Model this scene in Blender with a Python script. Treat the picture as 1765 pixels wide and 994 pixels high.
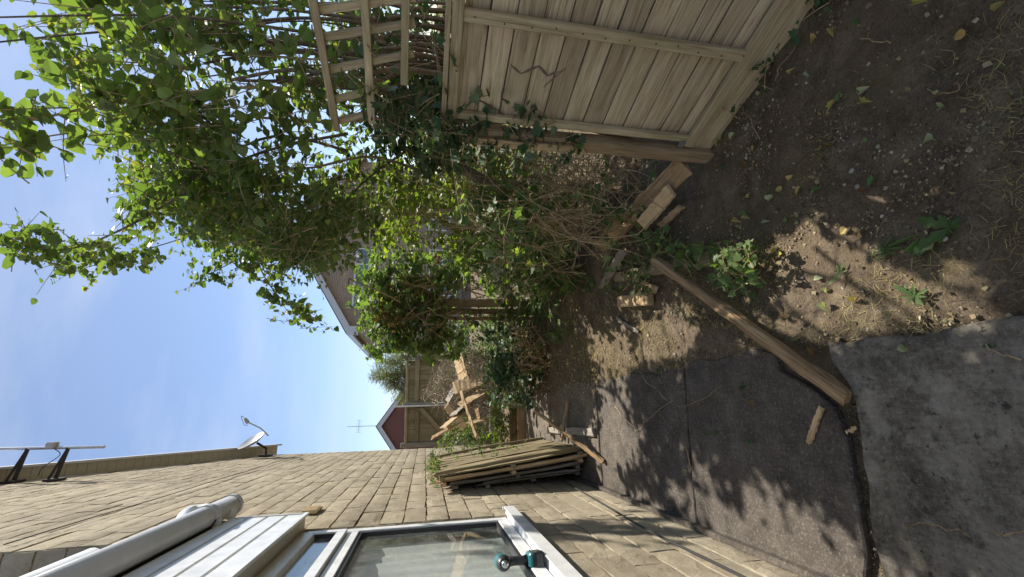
import bpy, bmesh, math, random
import numpy as np
from mathutils import Vector, Matrix, noise

for o in list(bpy.data.objects): bpy.data.objects.remove(o)
random.seed(7); RNG = np.random.default_rng(7)
C = bpy.context.scene.collection
R_ = math.radians

# ------------------------------------------------------------------ camera
# the photograph lies on its side: the camera is rolled a quarter turn
F, CX, CY, H = 740.0, 882.5, 497.0, 1.55
def nv(v): return Vector(v).normalized()
Yc = nv((732 - CX, -(715 - CY), -F))
Zc = -nv((4800 - CX, -(600 - CY), -F))
Zc = (Zc - Yc * Zc.dot(Yc)).normalized()
Xc = Yc.cross(Zc)
RM = Matrix((Xc, Yc, Zc))
cam_d = bpy.data.cameras.new('camera'); cam = bpy.data.objects.new('camera', cam_d); C.objects.link(cam)
cam.matrix_world = Matrix.Translation((0, 0, H)) @ RM.to_4x4()
cam_d.sensor_fit = 'HORIZONTAL'; cam_d.sensor_width = 36; cam_d.lens = 36 * F / 1765.0
cam_d.clip_start = 0.02; cam_d.clip_end = 2000
sc = bpy.context.scene; sc.camera = cam
def ray(x, y): return RM @ Vector(((x - CX) / F, -(y - CY) / F, -1))
O = Vector((0, 0, H))
def G(x, y, z=0.0): r = ray(x, y); return O + r * ((z - H) / r.z)
def WX(x, y, X): r = ray(x, y); return O + r * (X / r.x)
def D(x, y, Y): r = ray(x, y); return O + r * (Y / r.y)
def depth(p): return -(RM.transposed() @ (Vector(p) - O)).z

# ------------------------------------------------------------------ light
AZ, EL = R_(44), R_(51)           # azimuth from +Y towards +X
SUN = Vector((math.sin(AZ) * math.cos(EL), math.cos(AZ) * math.cos(EL), math.sin(EL)))
w = bpy.data.worlds.new('World'); sc.world = w; w.use_nodes = True
nt = w.node_tree; nt.nodes.clear()
out = nt.nodes.new('ShaderNodeOutputWorld'); bg = nt.nodes.new('ShaderNodeBackground')
sky = nt.nodes.new('ShaderNodeTexSky'); sky.sky_type = 'NISHITA'; sky.sun_disc = False
sky.sun_elevation = EL; sky.sun_rotation = AZ; sky.air_density = 0.9; sky.dust_density = 0.15; sky.ozone_density = 3.0
tc = nt.nodes.new('ShaderNodeTexCoord'); mp = nt.nodes.new('ShaderNodeMapping'); mp.inputs['Scale'].default_value = (1.2, 3.0, 5.0)
mp.inputs['Rotation'].default_value = (0.3, 0.2, 0.6)
nz = nt.nodes.new('ShaderNodeTexNoise'); nz.inputs['Scale'].default_value = 1.6; nz.inputs['Detail'].default_value = 6; nz.inputs['Roughness'].default_value = .55
rp = nt.nodes.new('ShaderNodeMapRange'); rp.inputs['From Min'].default_value = .40; rp.inputs['From Max'].default_value = .70; rp.inputs['To Min'].default_value = .14; rp.inputs['To Max'].default_value = .46
mx = nt.nodes.new('ShaderNodeMixRGB'); mx.inputs[2].default_value = (5.0, 5.4, 6.2, 1)
nt.links.new(tc.outputs['Generated'], mp.inputs[0]); nt.links.new(mp.outputs[0], nz.inputs['Vector']); nt.links.new(nz.outputs['Fac'], rp.inputs['Value'])
nt.links.new(rp.outputs[0], mx.inputs[0]); nt.links.new(sky.outputs[0], mx.inputs[1]); nt.links.new(mx.outputs[0], bg.inputs['Color'])
bg.inputs['Strength'].default_value = 0.074
nt.links.new(bg.outputs[0], out.inputs[0])
sl = bpy.data.lights.new('sun', 'SUN'); sl.energy = 3.8; sl.angle = R_(.53); sl.color = (1, .93, .82)
so = bpy.data.objects.new('sun', sl); C.objects.link(so); so.rotation_euler = SUN.to_track_quat('Z', 'Y').to_euler(); so.location = (3, 4, 8)
vs = sc.view_settings; vs.view_transform = 'Standard'; vs.look = 'None'; vs.gamma = 1; vs.exposure = 1.18; vs.use_curve_mapping = False
sc.render.engine = 'CYCLES'
try: sc.cycles.max_bounces = 8; sc.cycles.transparent_max_bounces = 12
except Exception: pass

# ------------------------------------------------------------------ materials
def mat(name):
    m = bpy.data.materials.new(name); m.use_nodes = True; n = m.node_tree; n.nodes.clear()
    return m, n
class N:
    def __init__(s, n): s.n = n
    def new(s, t, **k):
        x = s.n.nodes.new(t)
        for a, v in k.items(): setattr(x, a, v)
        return x
    def link(s, a, b): s.n.links.new(a, b)
    def noise(s, vec, scale, detail=5, rough=.6, out='Fac', dist=0):
        x = s.new('ShaderNodeTexNoise'); x.inputs['Scale'].default_value = scale; x.inputs['Detail'].default_value = detail
        x.inputs['Roughness'].default_value = rough; x.inputs['Distortion'].default_value = dist
        if vec: s.link(vec, x.inputs['Vector'])
        return x.outputs[out]
    def ramp(s, fac, stops):
        x = s.new('ShaderNodeValToRGB'); e = x.color_ramp.elements
        while len(e) < len(stops): e.new(.5)
        for i, (p, c) in enumerate(stops): e[i].position = p; e[i].color = (*c, 1)
        s.link(fac, x.inputs[0]); return x.outputs[0]
    def mix(s, fac, a, b, mode='MIX'):
        x = s.new('ShaderNodeMixRGB', blend_type=mode)
        for v, i in ((fac, 0), (a, 1), (b, 2)):
            if isinstance(v, (int, float)): x.inputs[i].default_value = v if i == 0 else (v, v, v, 1)
            elif isinstance(v, tuple): x.inputs[i].default_value = (*v, 1)
            else: s.link(v, x.inputs[i])
        return x.outputs[0]
    def mapr(s, v, a, b, c=0, d=1):
        x = s.new('ShaderNodeMapRange'); x.inputs[1].default_value = a; x.inputs[2].default_value = b; x.inputs[3].default_value = c; x.inputs[4].default_value = d
        s.link(v, x.inputs[0]); return x.outputs[0]
    def bump(s, h, strength=.4, dist=.01):
        x = s.new('ShaderNodeBump'); x.inputs['Strength'].default_value = strength; x.inputs['Distance'].default_value = dist
        s.link(h, x.inputs['Height']); return x.outputs[0]
    def out(s, col, rough=.8, bump=None, spec=.3, metal=0):
        b = s.new('ShaderNodeBsdfPrincipled'); o = s.new('ShaderNodeOutputMaterial')
        if isinstance(col, tuple): b.inputs['Base Color'].default_value = (*col, 1)
        else: s.link(col, b.inputs['Base Color'])
        if isinstance(rough, (int, float)): b.inputs['Roughness'].default_value = rough
        else: s.link(rough, b.inputs['Roughness'])
        b.inputs['Specular IOR Level'].default_value = spec; b.inputs['Metallic'].default_value = metal
        if bump: s.link(bump, b.inputs['Normal'])
        s.link(b.outputs[0], o.inputs[0]); return b
    def obj(s, scale=(1, 1, 1), rnd=True):
        t = s.new('ShaderNodeTexCoord'); m = s.new('ShaderNodeMapping'); m.inputs['Scale'].default_value = scale
        s.link(t.outputs['Object'], m.inputs[0])
        if rnd:
            oi = s.new('ShaderNodeObjectInfo'); mu = s.new('ShaderNodeMath', operation='MULTIPLY'); mu.inputs[1].default_value = 37
            s.link(oi.outputs['Random'], mu.inputs[0]); s.link(mu.outputs[0], m.inputs['Location'])
        return m.outputs[0]
    def world(s, scale=(1, 1, 1)):
        t = s.new('ShaderNodeNewGeometry'); m = s.new('ShaderNodeMapping'); m.inputs['Scale'].default_value = scale
        s.link(t.outputs['Position'], m.inputs[0]); return m.outputs[0]
    def orand(s):
        return s.new('ShaderNodeObjectInfo').outputs['Random']
    def irand(s):
        return s.new('ShaderNodeNewGeometry').outputs['Random Per Island']

def plain(name, col, rough=.5, spec=.4, metal=0, var=.12, scale=14, bump=.05):
    m, n = mat(name); k = N(n); v = k.obj(rnd=True)
    f = k.noise(v, scale, 4)
    c = k.mix(1, col, k.ramp(f, [(.3, (1 - var,) * 3), (.7, (1 + var,) * 3)]), 'MULTIPLY')
    k.out(c, rough, k.bump(f, bump, .004), spec, metal); return m

def wood(name, dark, mid, light, moss=0.0, mosscol=(.16, .17, .06), bs=.5, knots=True):
    m, n = mat(name); k = N(n)
    v = k.obj((1.2, 16, 16)); v2 = k.obj((4, 90, 90)); v3 = k.obj((2.2, 3.5, 3.5))
    a = k.noise(v, 2.2, 6, .65, dist=1.2); b = k.noise(v2, 1.5, 3, .5)
    s = k.mix(.45, a, b)
    c = k.ramp(s, [(.30, dark), (.48, mid), (.68, light)])
    r = k.orand(); c = k.mix(1, c, k.ramp(r, [(0, (.72, .70, .67)), (1, (1.18, 1.17, 1.14))]), 'MULTIPLY')
    cr_ = k.noise(k.obj((.7, 60, 60)), 1.3, 4, .7, dist=.4); c = k.mix(k.mapr(cr_, .60, .68, 0, .75), c, (.05, .04, .03))
    st = k.noise(v3, 1.4, 5, .6)
    c = k.mix(k.mapr(st, .52, .78, 0, .6), c, k.mix(1, c, (.5, .46, .42), 'MULTIPLY'))
    if moss: c = k.mix(k.mapr(k.noise(v3, .9, 5), .5, .7, 0, moss), c, mosscol)
    k.out(c, .86, k.bump(s, bs, .006), .2); return m

def leafmat(name, cols, trans=.4, rough=.5, back=1.25, under=True):
    m, n = mat(name); k = N(n)
    g = k.new('ShaderNodeNewGeometry')
    c = k.ramp(g.outputs['Random Per Island'], cols)
    c = k.mix(1, c, k.ramp(k.orand(), [(0, (.82, .85, .8)), (1, (1.2, 1.15, 1.1))]), 'MULTIPLY')
    nn = k.noise(k.world(), 3.0, 3)
    c = k.mix(1, c, k.ramp(nn, [(.3, (.78, .82, .8)), (.7, (1.18, 1.15, 1.0))]), 'MULTIPLY')
    ud = k.mix(1, k.mix(.35, c, (.30, .34, .22)), (1.05, 1.05, 1.0), 'MULTIPLY'); bf = k.mix(g.outputs['Backfacing'], c, ud)
    b = k.new('ShaderNodeBsdfPrincipled'); k.link(bf if under else c, b.inputs['Base Color']); b.inputs['Roughness'].default_value = rough
    b.inputs['Specular IOR Level'].default_value = .3
    t = k.new('ShaderNodeBsdfTranslucent'); c2 = k.mix(1, c, (1.3 * back, 1.45 * back, .5 * back), 'MULTIPLY'); k.link(c2, t.inputs[0])
    ms = k.new('ShaderNodeMixShader'); ms.inputs[0].default_value = trans
    k.link(b.outputs[0], ms.inputs[1]); k.link(t.outputs[0], ms.inputs[2])
    o = k.new('ShaderNodeOutputMaterial'); k.link(ms.outputs[0], o.inputs[0]); return m

M = {}
M['leaf'] = leafmat('tree_leaf', [(0, (.075, .115, .045)), (.4, (.115, .17, .06)), (.75, (.155, .21, .075)), (.93, (.21, .245, .09)), (1, (.36, .33, .09))], .48)
M['ivy'] = leafmat('ivy_leaf', [(0, (.045, .085, .04)), (.5, (.095, .155, .06)), (.85, (.145, .21, .075)), (1, (.24, .28, .10))], .45, .5)
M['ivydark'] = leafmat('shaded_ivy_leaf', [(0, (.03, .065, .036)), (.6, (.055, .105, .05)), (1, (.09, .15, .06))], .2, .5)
M['shrub'] = leafmat('shrub_leaf', [(0, (.06, .11, .025)), (.6, (.10, .17, .035)), (1, (.15, .22, .05))], .35)
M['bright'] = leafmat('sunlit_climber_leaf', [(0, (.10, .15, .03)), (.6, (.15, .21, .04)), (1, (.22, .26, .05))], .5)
M['conifer'] = leafmat('conifer_needles', [(0, (.07, .10, .035)), (.6, (.11, .14, .05)), (1, (.16, .18, .07))], .3)
M['weed'] = leafmat('weed_leaf', [(0, (.05, .10, .035)), (1, (.09, .15, .05))], .3)
M['dryleaf'] = leafmat('dry_leaf', [(0, (.32, .22, .10)), (.5, (.42, .30, .13)), (1, (.5, .40, .18))], .2, .7)
M['yleaf'] = leafmat('yellowing_leaf', [(0, (.36, .33, .08)), (1, (.42, .40, .14))], .2, .6)
M['gleaf'] = leafmat('green_fallen_leaf', [(0, (.08, .17, .05)), (1, (.12, .22, .07))], .2, .5)
M['pleaf'] = leafmat('pale_curled_leaf', [(0, (.34, .38, .26)), (1, (.42, .45, .32))], .2, .7)
M['deadleaf'] = leafmat('dead_leaf', [(0, (.10, .055, .025)), (.6, (.2, .12, .05)), (1, (.32, .21, .09))], .2, .8)
M['straw'] = leafmat('dry_grass', [(0, (.20, .16, .08)), (.6, (.34, .28, .15)), (1, (.46, .40, .24))], .2, .8)
M['litter'] = leafmat(under=False, name='soil_litter', cols=[(0, (.10, .07, .05)), (.35, (.2, .15, .1)), (.65, (.30, .23, .14)), (.85, (.34, .29, .2)), (.96, (.46, .42, .34)), (1, (.12, .18, .06))], trans=.05, rough=.9)
M['bark'] = wood('bark', (.08, .06, .043), (.16, .123, .09), (.27, .22, .165))
M['stem'] = wood('dry_stem', (.17, .115, .065), (.33, .24, .14), (.50, .40, .25))
M['greystem'] = wood('grey_stem', (.13, .10, .07), (.26, .215, .16), (.42, .36, .28))
M['fence'] = wood('weathered_fence_board', (.20, .135, .08), (.47, .375, .255), (.63, .54, .41), .35, (.26, .225, .12))
M['fence2'] = wood('mossy_fence_rail', (.24, .18, .105), (.43, .345, .22), (.56, .475, .33), .5, (.21, .20, .075))
M['post'] = wood('brown_post', (.18, .12, .07), (.30, .215, .13), (.40, .31, .21), .15)
M['oldwood'] = wood('old_brown_timber', (.14, .085, .045), (.32, .215, .12), (.48, .36, .22))
M['paleplank'] = wood('split_pale_plank', (.30, .19, .10), (.50, .36, .21), (.62, .49, .32))
M['greywood'] = wood('grey_timber', (.13, .115, .095), (.25, .225, .19), (.38, .35, .30))
M['gatewood'] = wood('gate_board', (.15, .12, .07), (.27, .22, .135), (.37, .32, .21), .35)
M['white'] = plain('white_upvc', (.72, .73, .73), .32, .5, var=.13, scale=9, bump=.01)
M['fascia'] = plain('painted_bargeboard', (.56, .58, .61), .4, .4, var=.06, scale=6)
M['soffit'] = plain('cream_soffit', (.50, .46, .37), .5, .3, var=.06)
M['gutter'] = plain('grey_plastic_pipe', (.52, .53, .54), .35, .5, var=.08, scale=7, bump=.02)
M['black'] = plain('black_painted_steel', (.025, .024, .025), .5, .4)
M['alu'] = plain('aluminium_tube', (.55, .55, .56), .35, .5, metal=.8)
M['dish'] = plain('grey_dish', (.42, .43, .45), .45, .4)
M['teal'] = plain('teal_plastic', (.015, .13, .15), .4, .5, var=.05)
M['blackplastic'] = plain('black_rubber_plastic', (.02, .021, .024), .45, .5, var=.1)
M['metal'] = plain('steel_bit', (.5, .5, .5), .3, .5, metal=1)
M['label'] = plain('cream_label', (.72, .7, .6), .5)
M['ventm'] = plain('buff_vent', (.55, .42, .24), .6, .3)
M['cable'] = plain('black_cable', (.03, .03, .03), .6)
M['clay'] = wood('clay_brick', (.24, .12, .06), (.36, .20, .10), (.45, .28, .16))
M['tile'] = plain('roof_tile', (.14, .10, .085), .85, .2, var=.3, scale=4, bump=.3)
M['red'] = plain('red_plastic', (.35, .03, .03), .5)

def stone():
    m, n = mat('cream_split_stone'); k = N(n); v = k.obj((1, 1, 1)); vw = k.world()
    f1 = k.noise(vw, 9, 6, .65); f2 = k.noise(vw, 70, 4, .6); f3 = k.noise(vw, 1.1, 3)
    c = k.ramp(f1, [(.3, (.40, .345, .25)), (.5, (.50, .44, .33)), (.72, (.57, .51, .40))])
    c = k.mix(1, c, k.ramp(k.orand(), [(0, (.83, .82, .81)), (.45, (.98, .98, .98)), (.9, (1.07, 1.06, 1.03)), (1, (.78, .76, .75))]), 'MULTIPLY')
    c = k.mix(k.mapr(k.noise(vw, 4.5, 6, .7), .6, .74, 0, .55), c, (.24, .20, .145))
    c = k.mix(k.mapr(f2, .56, .75, 0, .35), c, (.26, .21, .13)); c = k.mix(1, c, k.ramp(k.noise(k.world((1, .6, 1.6)), 1.4, 6, .65), [(.35, (.66, .65, .64)), (.6, (.92, .91, .90))]), 'MULTIPLY')
    f5 = k.noise(vw, 190, 5, .7); c = k.mix(k.mapr(f5, .56, .68, 0, .5), c, (.20, .16, .10)); c = k.mix(k.mapr(f5, .32, .42, .4, 0), c, (.62, .56, .42))
    k.out(c, .95, k.bump(k.mix(.6, f1, k.mix(.5, f2, f5)), 1.0, .018), .1); return m
M['stone'] = stone()
M['mortar'] = plain('mortar', (.32, .27, .18), .95, .1, var=.2, scale=30, bump=.3)

def concrete(name, a, b, c_, lich=0.0):
    m, n = mat(name); k = N(n); v = k.world()
    f = k.noise(v, 6, 9, .75); f2 = k.noise(v, 75, 5, .75); f3 = k.noise(v, 1.9, 5, .6); f4 = k.noise(k.world((90, 7, 7)), 1, 5, .7)
    c = k.ramp(f, [(.32, a), (.5, b), (.66, c_)])
    c = k.mix(1, c, k.ramp(f3, [(.3, (.72, .72, .72)), (.7, (1.3, 1.26, 1.2))]), 'MULTIPLY')
    c = k.mix(1, c, k.ramp(f4, [(.3, (.8, .8, .8)), (.7, (1.2, 1.2, 1.2))]), 'MULTIPLY')
    c = k.mix(k.mapr(f2, .55, .66, 0, .65), c, (.27, .245, .21)); c = k.mix(k.mapr(f2, .33, .45, .75, 0), c, (.03, .026, .022))
    if lich:
        l2 = k.noise(v, 3.6, 8, .75); c = k.mix(k.mapr(l2, .47, .66, 0, .65), c, (.36, .335, .285))
        l = k.noise(v, 11, 9, .78); c = k.mix(k.mapr(l, .54, .64, 0, lich * .8), c, (.03, .027, .024))
        l4 = k.noise(v, 2.3, 5, .7); c = k.mix(k.mapr(l4, .57, .66, 0, .5), c, (.05, .045, .038))
        l3 = k.noise(v, 34, 6, .7); c = k.mix(k.mapr(l3, .60, .67, 0, .85), c, (.028, .026, .022))
    h = k.mix(.5, f, f2); k.out(c, .9, k.bump(h, .8, .010), .2); return m
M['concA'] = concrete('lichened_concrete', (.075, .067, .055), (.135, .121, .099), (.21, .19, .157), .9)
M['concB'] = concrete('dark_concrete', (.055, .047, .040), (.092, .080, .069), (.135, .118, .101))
M['concC'] = concrete('brown_concrete', (.095, .08, .063), (.145, .124, .099), (.205, .175, .138))

def soil():
    m, n = mat('bare_soil'); k = N(n); v = k.world()
    f = k.noise(v, 7, 8, .7); f2 = k.noise(v, 45, 6, .7); f3 = k.noise(v, 1.6, 4); f4 = k.noise(v, 160, 3, .6)
    f5 = k.noise(v, 120, 6, .75)
    c = k.ramp(f, [(.32, (.085, .064, .044)), (.5, (.15, .117, .082)), (.66, (.235, .187, .13))])
    c = k.mix(k.mapr(f5, .35, .48, .8, 0), c, (.04, .03, .022)); c = k.mix(k.mapr(f5, .55, .68, 0, .6), c, (.26, .21, .145))
    c = k.mix(k.mapr(f3, .45, .65, 0, .45), c, (.20, .15, .10))
    c = k.mix(k.mapr(f2, .6, .72, 0, .6), c, (.25, .20, .14)); c = k.mix(k.mapr(f2, .3, .42, .75, 0), c, (.035, .025, .02))
    c = k.mix(k.mapr(k.noise(v, 3.3, 6), .55, .7, 0, .4), c, (.12, .11, .04))
    c = k.mix(k.mapr(f4, .66, .72, 0, .5), c, (.4, .34, .26))
    k.out(c, .97, k.bump(k.mix(.55, f, k.mix(.5, f2, f5)), 1.0, .035), .08); return m
M['soil'] = soil()

def brick(name, c1, c2, mor, sc_):
    m, n = mat(name); k = N(n); t = k.new('ShaderNodeTexCoord')
    s = k.new('ShaderNodeSeparateXYZ'); k.link(t.outputs['Object'], s.inputs[0]); cb = k.new('ShaderNodeCombineXYZ')
    ad = k.new('ShaderNodeMath', operation='ADD'); k.link(s.outputs[0], ad.inputs[0]); k.link(s.outputs[1], ad.inputs[1])
    k.link(ad.outputs[0], cb.inputs[0]); k.link(s.outputs[2], cb.inputs[1])
    b = k.new('ShaderNodeTexBrick'); k.link(cb.outputs[0], b.inputs['Vector'])
    b.inputs['Color1'].default_value = (*c1, 1); b.inputs['Color2'].default_value = (*c2, 1); b.inputs['Mortar'].default_value = (*mor, 1)
    b.inputs['Scale'].default_value = sc_; b.inputs['Brick Width'].default_value = .5; b.inputs['Row Height'].default_value = .17; b.inputs['Mortar Size'].default_value = .022
    k.out(b.outputs[0], .9, k.bump(b.outputs['Fac'], -.3, .01), .15); return m
M['brick1'] = brick('brown_brickwork', (.34, .25, .19), (.25, .185, .145), (.42, .37, .31), 2.2)
M['brick2'] = brick('red_brickwork', (.20, .075, .06), (.14, .055, .045), (.24, .16, .14), 2.2)

def glass():
    m, n = mat('window_glass'); k = N(n)
    lw = k.new('ShaderNodeLayerWeight'); lw.inputs[0].default_value = .5; pw = k.new('ShaderNodeMath', operation='POWER'); pw.inputs[1].default_value = 4.0; k.link(lw.outputs['Facing'], pw.inputs[0]); fr_ = k.mapr(pw.outputs[0], 0, 1, .04, .8)
    gl = k.new('ShaderNodeBsdfGlossy'); gl.inputs['Roughness'].default_value = .02
    tr = k.new('ShaderNodeBsdfTransparent'); tr.inputs[0].default_value = (.97, .985, .98, 1)
    d = k.new('ShaderNodeBsdfDiffuse'); d.inputs[0].default_value = (.5, .52, .48, 1)
    ms = k.new('ShaderNodeMixShader'); k.link(fr_, ms.inputs[0]); k.link(tr.outputs[0], ms.inputs[1]); k.link(gl.outputs[0], ms.inputs[2])
    du = k.mapr(k.noise(k.world(), 9, 6, .7), .40, .75, .02, .16)
    m2 = k.new('ShaderNodeMixShader'); k.link(du, m2.inputs[0]); k.link(ms.outputs[0], m2.inputs[1]); k.link(d.outputs[0], m2.inputs[2])
    o = k.new('ShaderNodeOutputMaterial'); k.link(m2.outputs[0], o.inputs[0]); return m
M['glass'] = glass()
M['farglass'] = plain('far_window_glass', (.10, .13, .17), .06, .8, var=.2, scale=2)
M['blind'] = plain('pale_blind', (.68, .70, .68), .6, .3, var=.05)
M['room'] = plain('room_paint', (.35, .34, .32), .9, .1)

# ------------------------------------------------------------------ helpers
ORG = {}
def tag(o, label=None, cat=None, group=None, kind=None):
    for k_, v in (('label', label), ('category', cat), ('group', group), ('kind', kind)):
        if v: o[k_] = v
    return o
def thing(name, loc, label, cat, group=None):
    o = bpy.data.objects.new(name, None); C.objects.link(o); o.location = loc; o.empty_display_size = .1
    ORG[o] = Vector(loc); return tag(o, label, cat, group)
def link(name, me, m, parent=None, org=Vector((0, 0, 0)), rot=None, scale=None):
    o = bpy.data.objects.new(name, me); C.objects.link(o)
    if m and not me.materials: me.materials.append(m)
    po = ORG[parent] if parent else Vector((0, 0, 0))
    ORG[o] = Vector(org)
    loc = Vector(org) - po
    mw = Matrix.Translation(loc)
    if rot is not None: mw = mw @ rot.to_4x4()
    if scale is not None: mw = mw @ Matrix.Diagonal((*scale, 1))
    if parent: o.parent = parent
    o.matrix_local = mw
    return o
class MB:
    def __init__(s): s.v = []; s.f = []
    def add(s, vs_, fs): n = len(s.v); s.v += [Vector(v) for v in vs_]; s.f += [tuple(i + n for i in f) for f in fs]; return s
    def box(s, a, b):
        x0, y0, z0 = (min(a[i], b[i]) for i in range(3)); x1, y1, z1 = (max(a[i], b[i]) for i in range(3))
        return s.add([(x0,y0,z0),(x1,y0,z0),(x1,y1,z0),(x0,y1,z0),(x0,y0,z1),(x1,y0,z1),(x1,y1,z1),(x0,y1,z1)],
                     [(0,3,2,1),(4,5,6,7),(0,1,5,4),(1,2,6,5),(2,3,7,6),(3,0,4,7)])
    def tube(s, pts, rad, n=8, cap=True):
        pts = [Vector(p) for p in pts]; base = len(s.v)
        if isinstance(rad, (int, float)): rad = [rad] * len(pts)
        up = Vector((.13, .31, .94))
        for i, p in enumerate(pts):
            t = (pts[min(i + 1, len(pts) - 1)] - pts[max(i - 1, 0)]).normalized()
            a = t.cross(up)
            if a.length < .05: a = t.cross(Vector((1, 0, 0)))
            a.normalize(); b = t.cross(a)
            for j in range(n):
                an = 2 * math.pi * j / n; s.v.append(p + (a * math.cos(an) + b * math.sin(an)) * rad[i])
        for i in range(len(pts) - 1):
            for j in range(n):
                q = base + i * n; s.f.append((q + j, q + (j + 1) % n, q + n + (j + 1) % n, q + n + j))
        if cap: s.f.append(tuple(base + j for j in range(n))[::-1]); s.f.append(tuple(base + (len(pts) - 1) * n + j for j in range(n)))
        return s
    def prism(s, poly, z0, z1):
        n = len(poly); s.add([(p[0], p[1], z0) for p in poly] + [(p[0], p[1], z1) for p in poly],
            [tuple(range(n))[::-1], tuple(range(n, 2 * n))] + [(i, (i + 1) % n, (i + 1) % n + n, i + n) for i in range(n)]); return s
    def mesh(s, name, org=Vector((0, 0, 0)), smooth=False, bevel=0):
        me = bpy.data.meshes.new(name); me.from_pydata([tuple(v - org) for v in s.v], [], s.f)
        bm = bmesh.new(); bm.from_mesh(me); bmesh.ops.recalc_face_normals(bm, faces=bm.faces)
        if bevel: bmesh.ops.bevel(bm, geom=list(bm.edges), offset=bevel, segments=1, affect='EDGES')
        bm.to_mesh(me); bm.free()
        if smooth: me.polygons.foreach_set('use_smooth', [True] * len(me.polygons))
        me.update(); return me
    def build(s, name, m, parent=None, smooth=False, bevel=0, org=None):
        if org is None:
            lo = Vector([min(v[i] for v in s.v) for i in range(3)]); hi = Vector([max(v[i] for v in s.v) for i in range(3)])
            org = (lo + hi) / 2 if parent else Vector(((lo.x + hi.x) / 2, (lo.y + hi.y) / 2, lo.z))
        return link(name, s.mesh(name, org, smooth, bevel), m, parent, org)

def plank(name, p0, p1, wid, th, m, parent=None, face=Vector((0, 0, 1)), seg=6, rag=.0, bend=.0, warp=.004):
    """a board from p0 to p1; face = rough direction its broad side looks"""
    p0, p1 = Vector(p0), Vector(p1); X = (p1 - p0); L = X.length; X.normalize()
    Z = (face - X * face.dot(X)).normalized(); Yv = Z.cross(X)
    rot = Matrix((X, Yv, Z)).transposed()
    vs_, fs = [], []
    for i in range(seg + 1):
        u = i / seg; x = (u - .5) * L; bz = bend * math.sin(math.pi * u)
        for (sy, sz) in ((-1, -1), (1, -1), (1, 1), (-1, 1)):
            xx = x + (random.uniform(-rag, rag) if i in (0, seg) else 0)
            vs_.append((xx, sy * wid / 2 + random.uniform(-warp, warp), sz * th / 2 + bz + random.uniform(-warp, warp) * .5))
    for i in range(seg):
        for j in range(4): a = i * 4; fs.append((a + j, a + (j + 1) % 4, a + 4 + (j + 1) % 4, a + 4 + j))
    fs += [(3, 2, 1, 0), tuple(seg * 4 + j for j in range(4))]
    me = bpy.data.meshes.new(name); me.from_pydata(vs_, [], fs)
    bm = bmesh.new(); bm.from_mesh(me); bmesh.ops.recalc_face_normals(bm, faces=bm.faces)
    bmesh.ops.bevel(bm, geom=[e for e in bm.edges if len(e.link_faces) == 2 and e.calc_face_angle() > .9], offset=min(th, wid) * .12, segments=1, affect='EDGES')
    bm.to_mesh(me); bm.free()
    return link(name, me, m, parent, (p0 + p1) / 2, rot)

def inpoly(x, y, poly):
    c = False; j = len(poly) - 1
    for i in range(len(poly)):
        xi, yi = poly[i]; xj, yj = poly[j]
        if (yi > y) != (yj > y) and x < (xj - xi) * (y - yi) / (yj - yi) + xi: c = not c
        j = i
    return c
def sample(poly, n, y0, y1, f=None):
    """n points in the volume behind an outline, between the depths y0 and y1"""
    xs = [p[0] for p in poly]; ys = [p[1] for p in poly]; r = []
    while len(r) < n:
        x = random.uniform(min(xs), max(xs)); y = random.uniform(min(ys), max(ys))
        if inpoly(x, y, poly):
            a = y0(x, y) if callable(y0) else y0; b = y1(x, y) if callable(y1) else y1
            r.append(D(x, y, random.uniform(a, b)))
    return r
# places where the sun reaches the ground
SUNPOLY = [[G(*p)[:2] for p in q] for q in (
    [(1270, 480), (1300, 440), (1420, 345), (1560, 285), (1625, 325), (1650, 420), (1705, 500), (1700, 545), (1430, 590), (1320, 570), (1285, 520)],
    [(890, 720), (960, 640), (1022, 655), (1033, 790), (990, 800), (930, 790)],
    [(930, 540), (1010, 505), (1200, 510), (1215, 590), (1150, 620), (1040, 640), (960, 640)])]
def sunlit(p):
    t = p.z / SUN.z; x, y = p.x - SUN.x * t, p.y - SUN.y * t
    return any(inpoly(x, y, q) for q in SUNPOLY)

# leaf outlines: y is along the leaf
def leaf_mesh(pts, cup=.18, droop=.12):
    """pts: right half outline (x,y) from stalk to tip"""
    n = len(pts); v = []; f = []
    for (x, y) in pts: v.append((0, y, -droop * y * y))
    for (x, y) in pts[1:-1]: v.append((x, y, cup * abs(x) - droop * y * y))
    for (x, y) in pts[1:-1]: v.append((-x, y, cup * abs(x) - droop * y * y))
    k_ = n - 2
    for s in (0, 1):
        o = n + s * k_
        t = [(0, o, 1)] + [(i, o + i - 1, o + i, i + 1) for i in range(1, k_)] + [(k_, o + k_ - 1, k_ + 1)]
        f += [q if s == 0 else q[::-1] for q in t]
    return np.array(v), f
OVATE = leaf_mesh([(0, 0), (.26, .10), (.38, .34), (.30, .62), (.13, .84), (0, 1)])
HEART = leaf_mesh([(0, .04), (.33, -.02), (.46, .26), (.33, .6), (.12, .86), (0, 1)], .22)
LANCE = leaf_mesh([(0, 0), (.12, .2), (.17, .45), (.11, .75), (0, 1)], .2, .3)
IVY = leaf_mesh([(0, 0), (.22, -.10), (.50, .08), (.34, .30), (.46, .56), (.20, .58), (0, 1)], .1, .1)
CHIP = (np.array([(-.4, 0, 0), (.35, .1, .03), (.3, .8, 0), (-.25, .9, .05)]), [(0, 1, 2, 3)])
SPRIG = (np.array([(-.03, 0, 0), (.03, 0, 0), (.015, .6, .05), (0, 1, 0), (-.015, .6, .05), (.30, .55, 0), (.2, .3, .02), (-.30, .62, 0), (-.2, .36, .02)]),
         [(0, 1, 2, 3, 4), (1, 5, 6), (0, 7, 8)])
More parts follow.
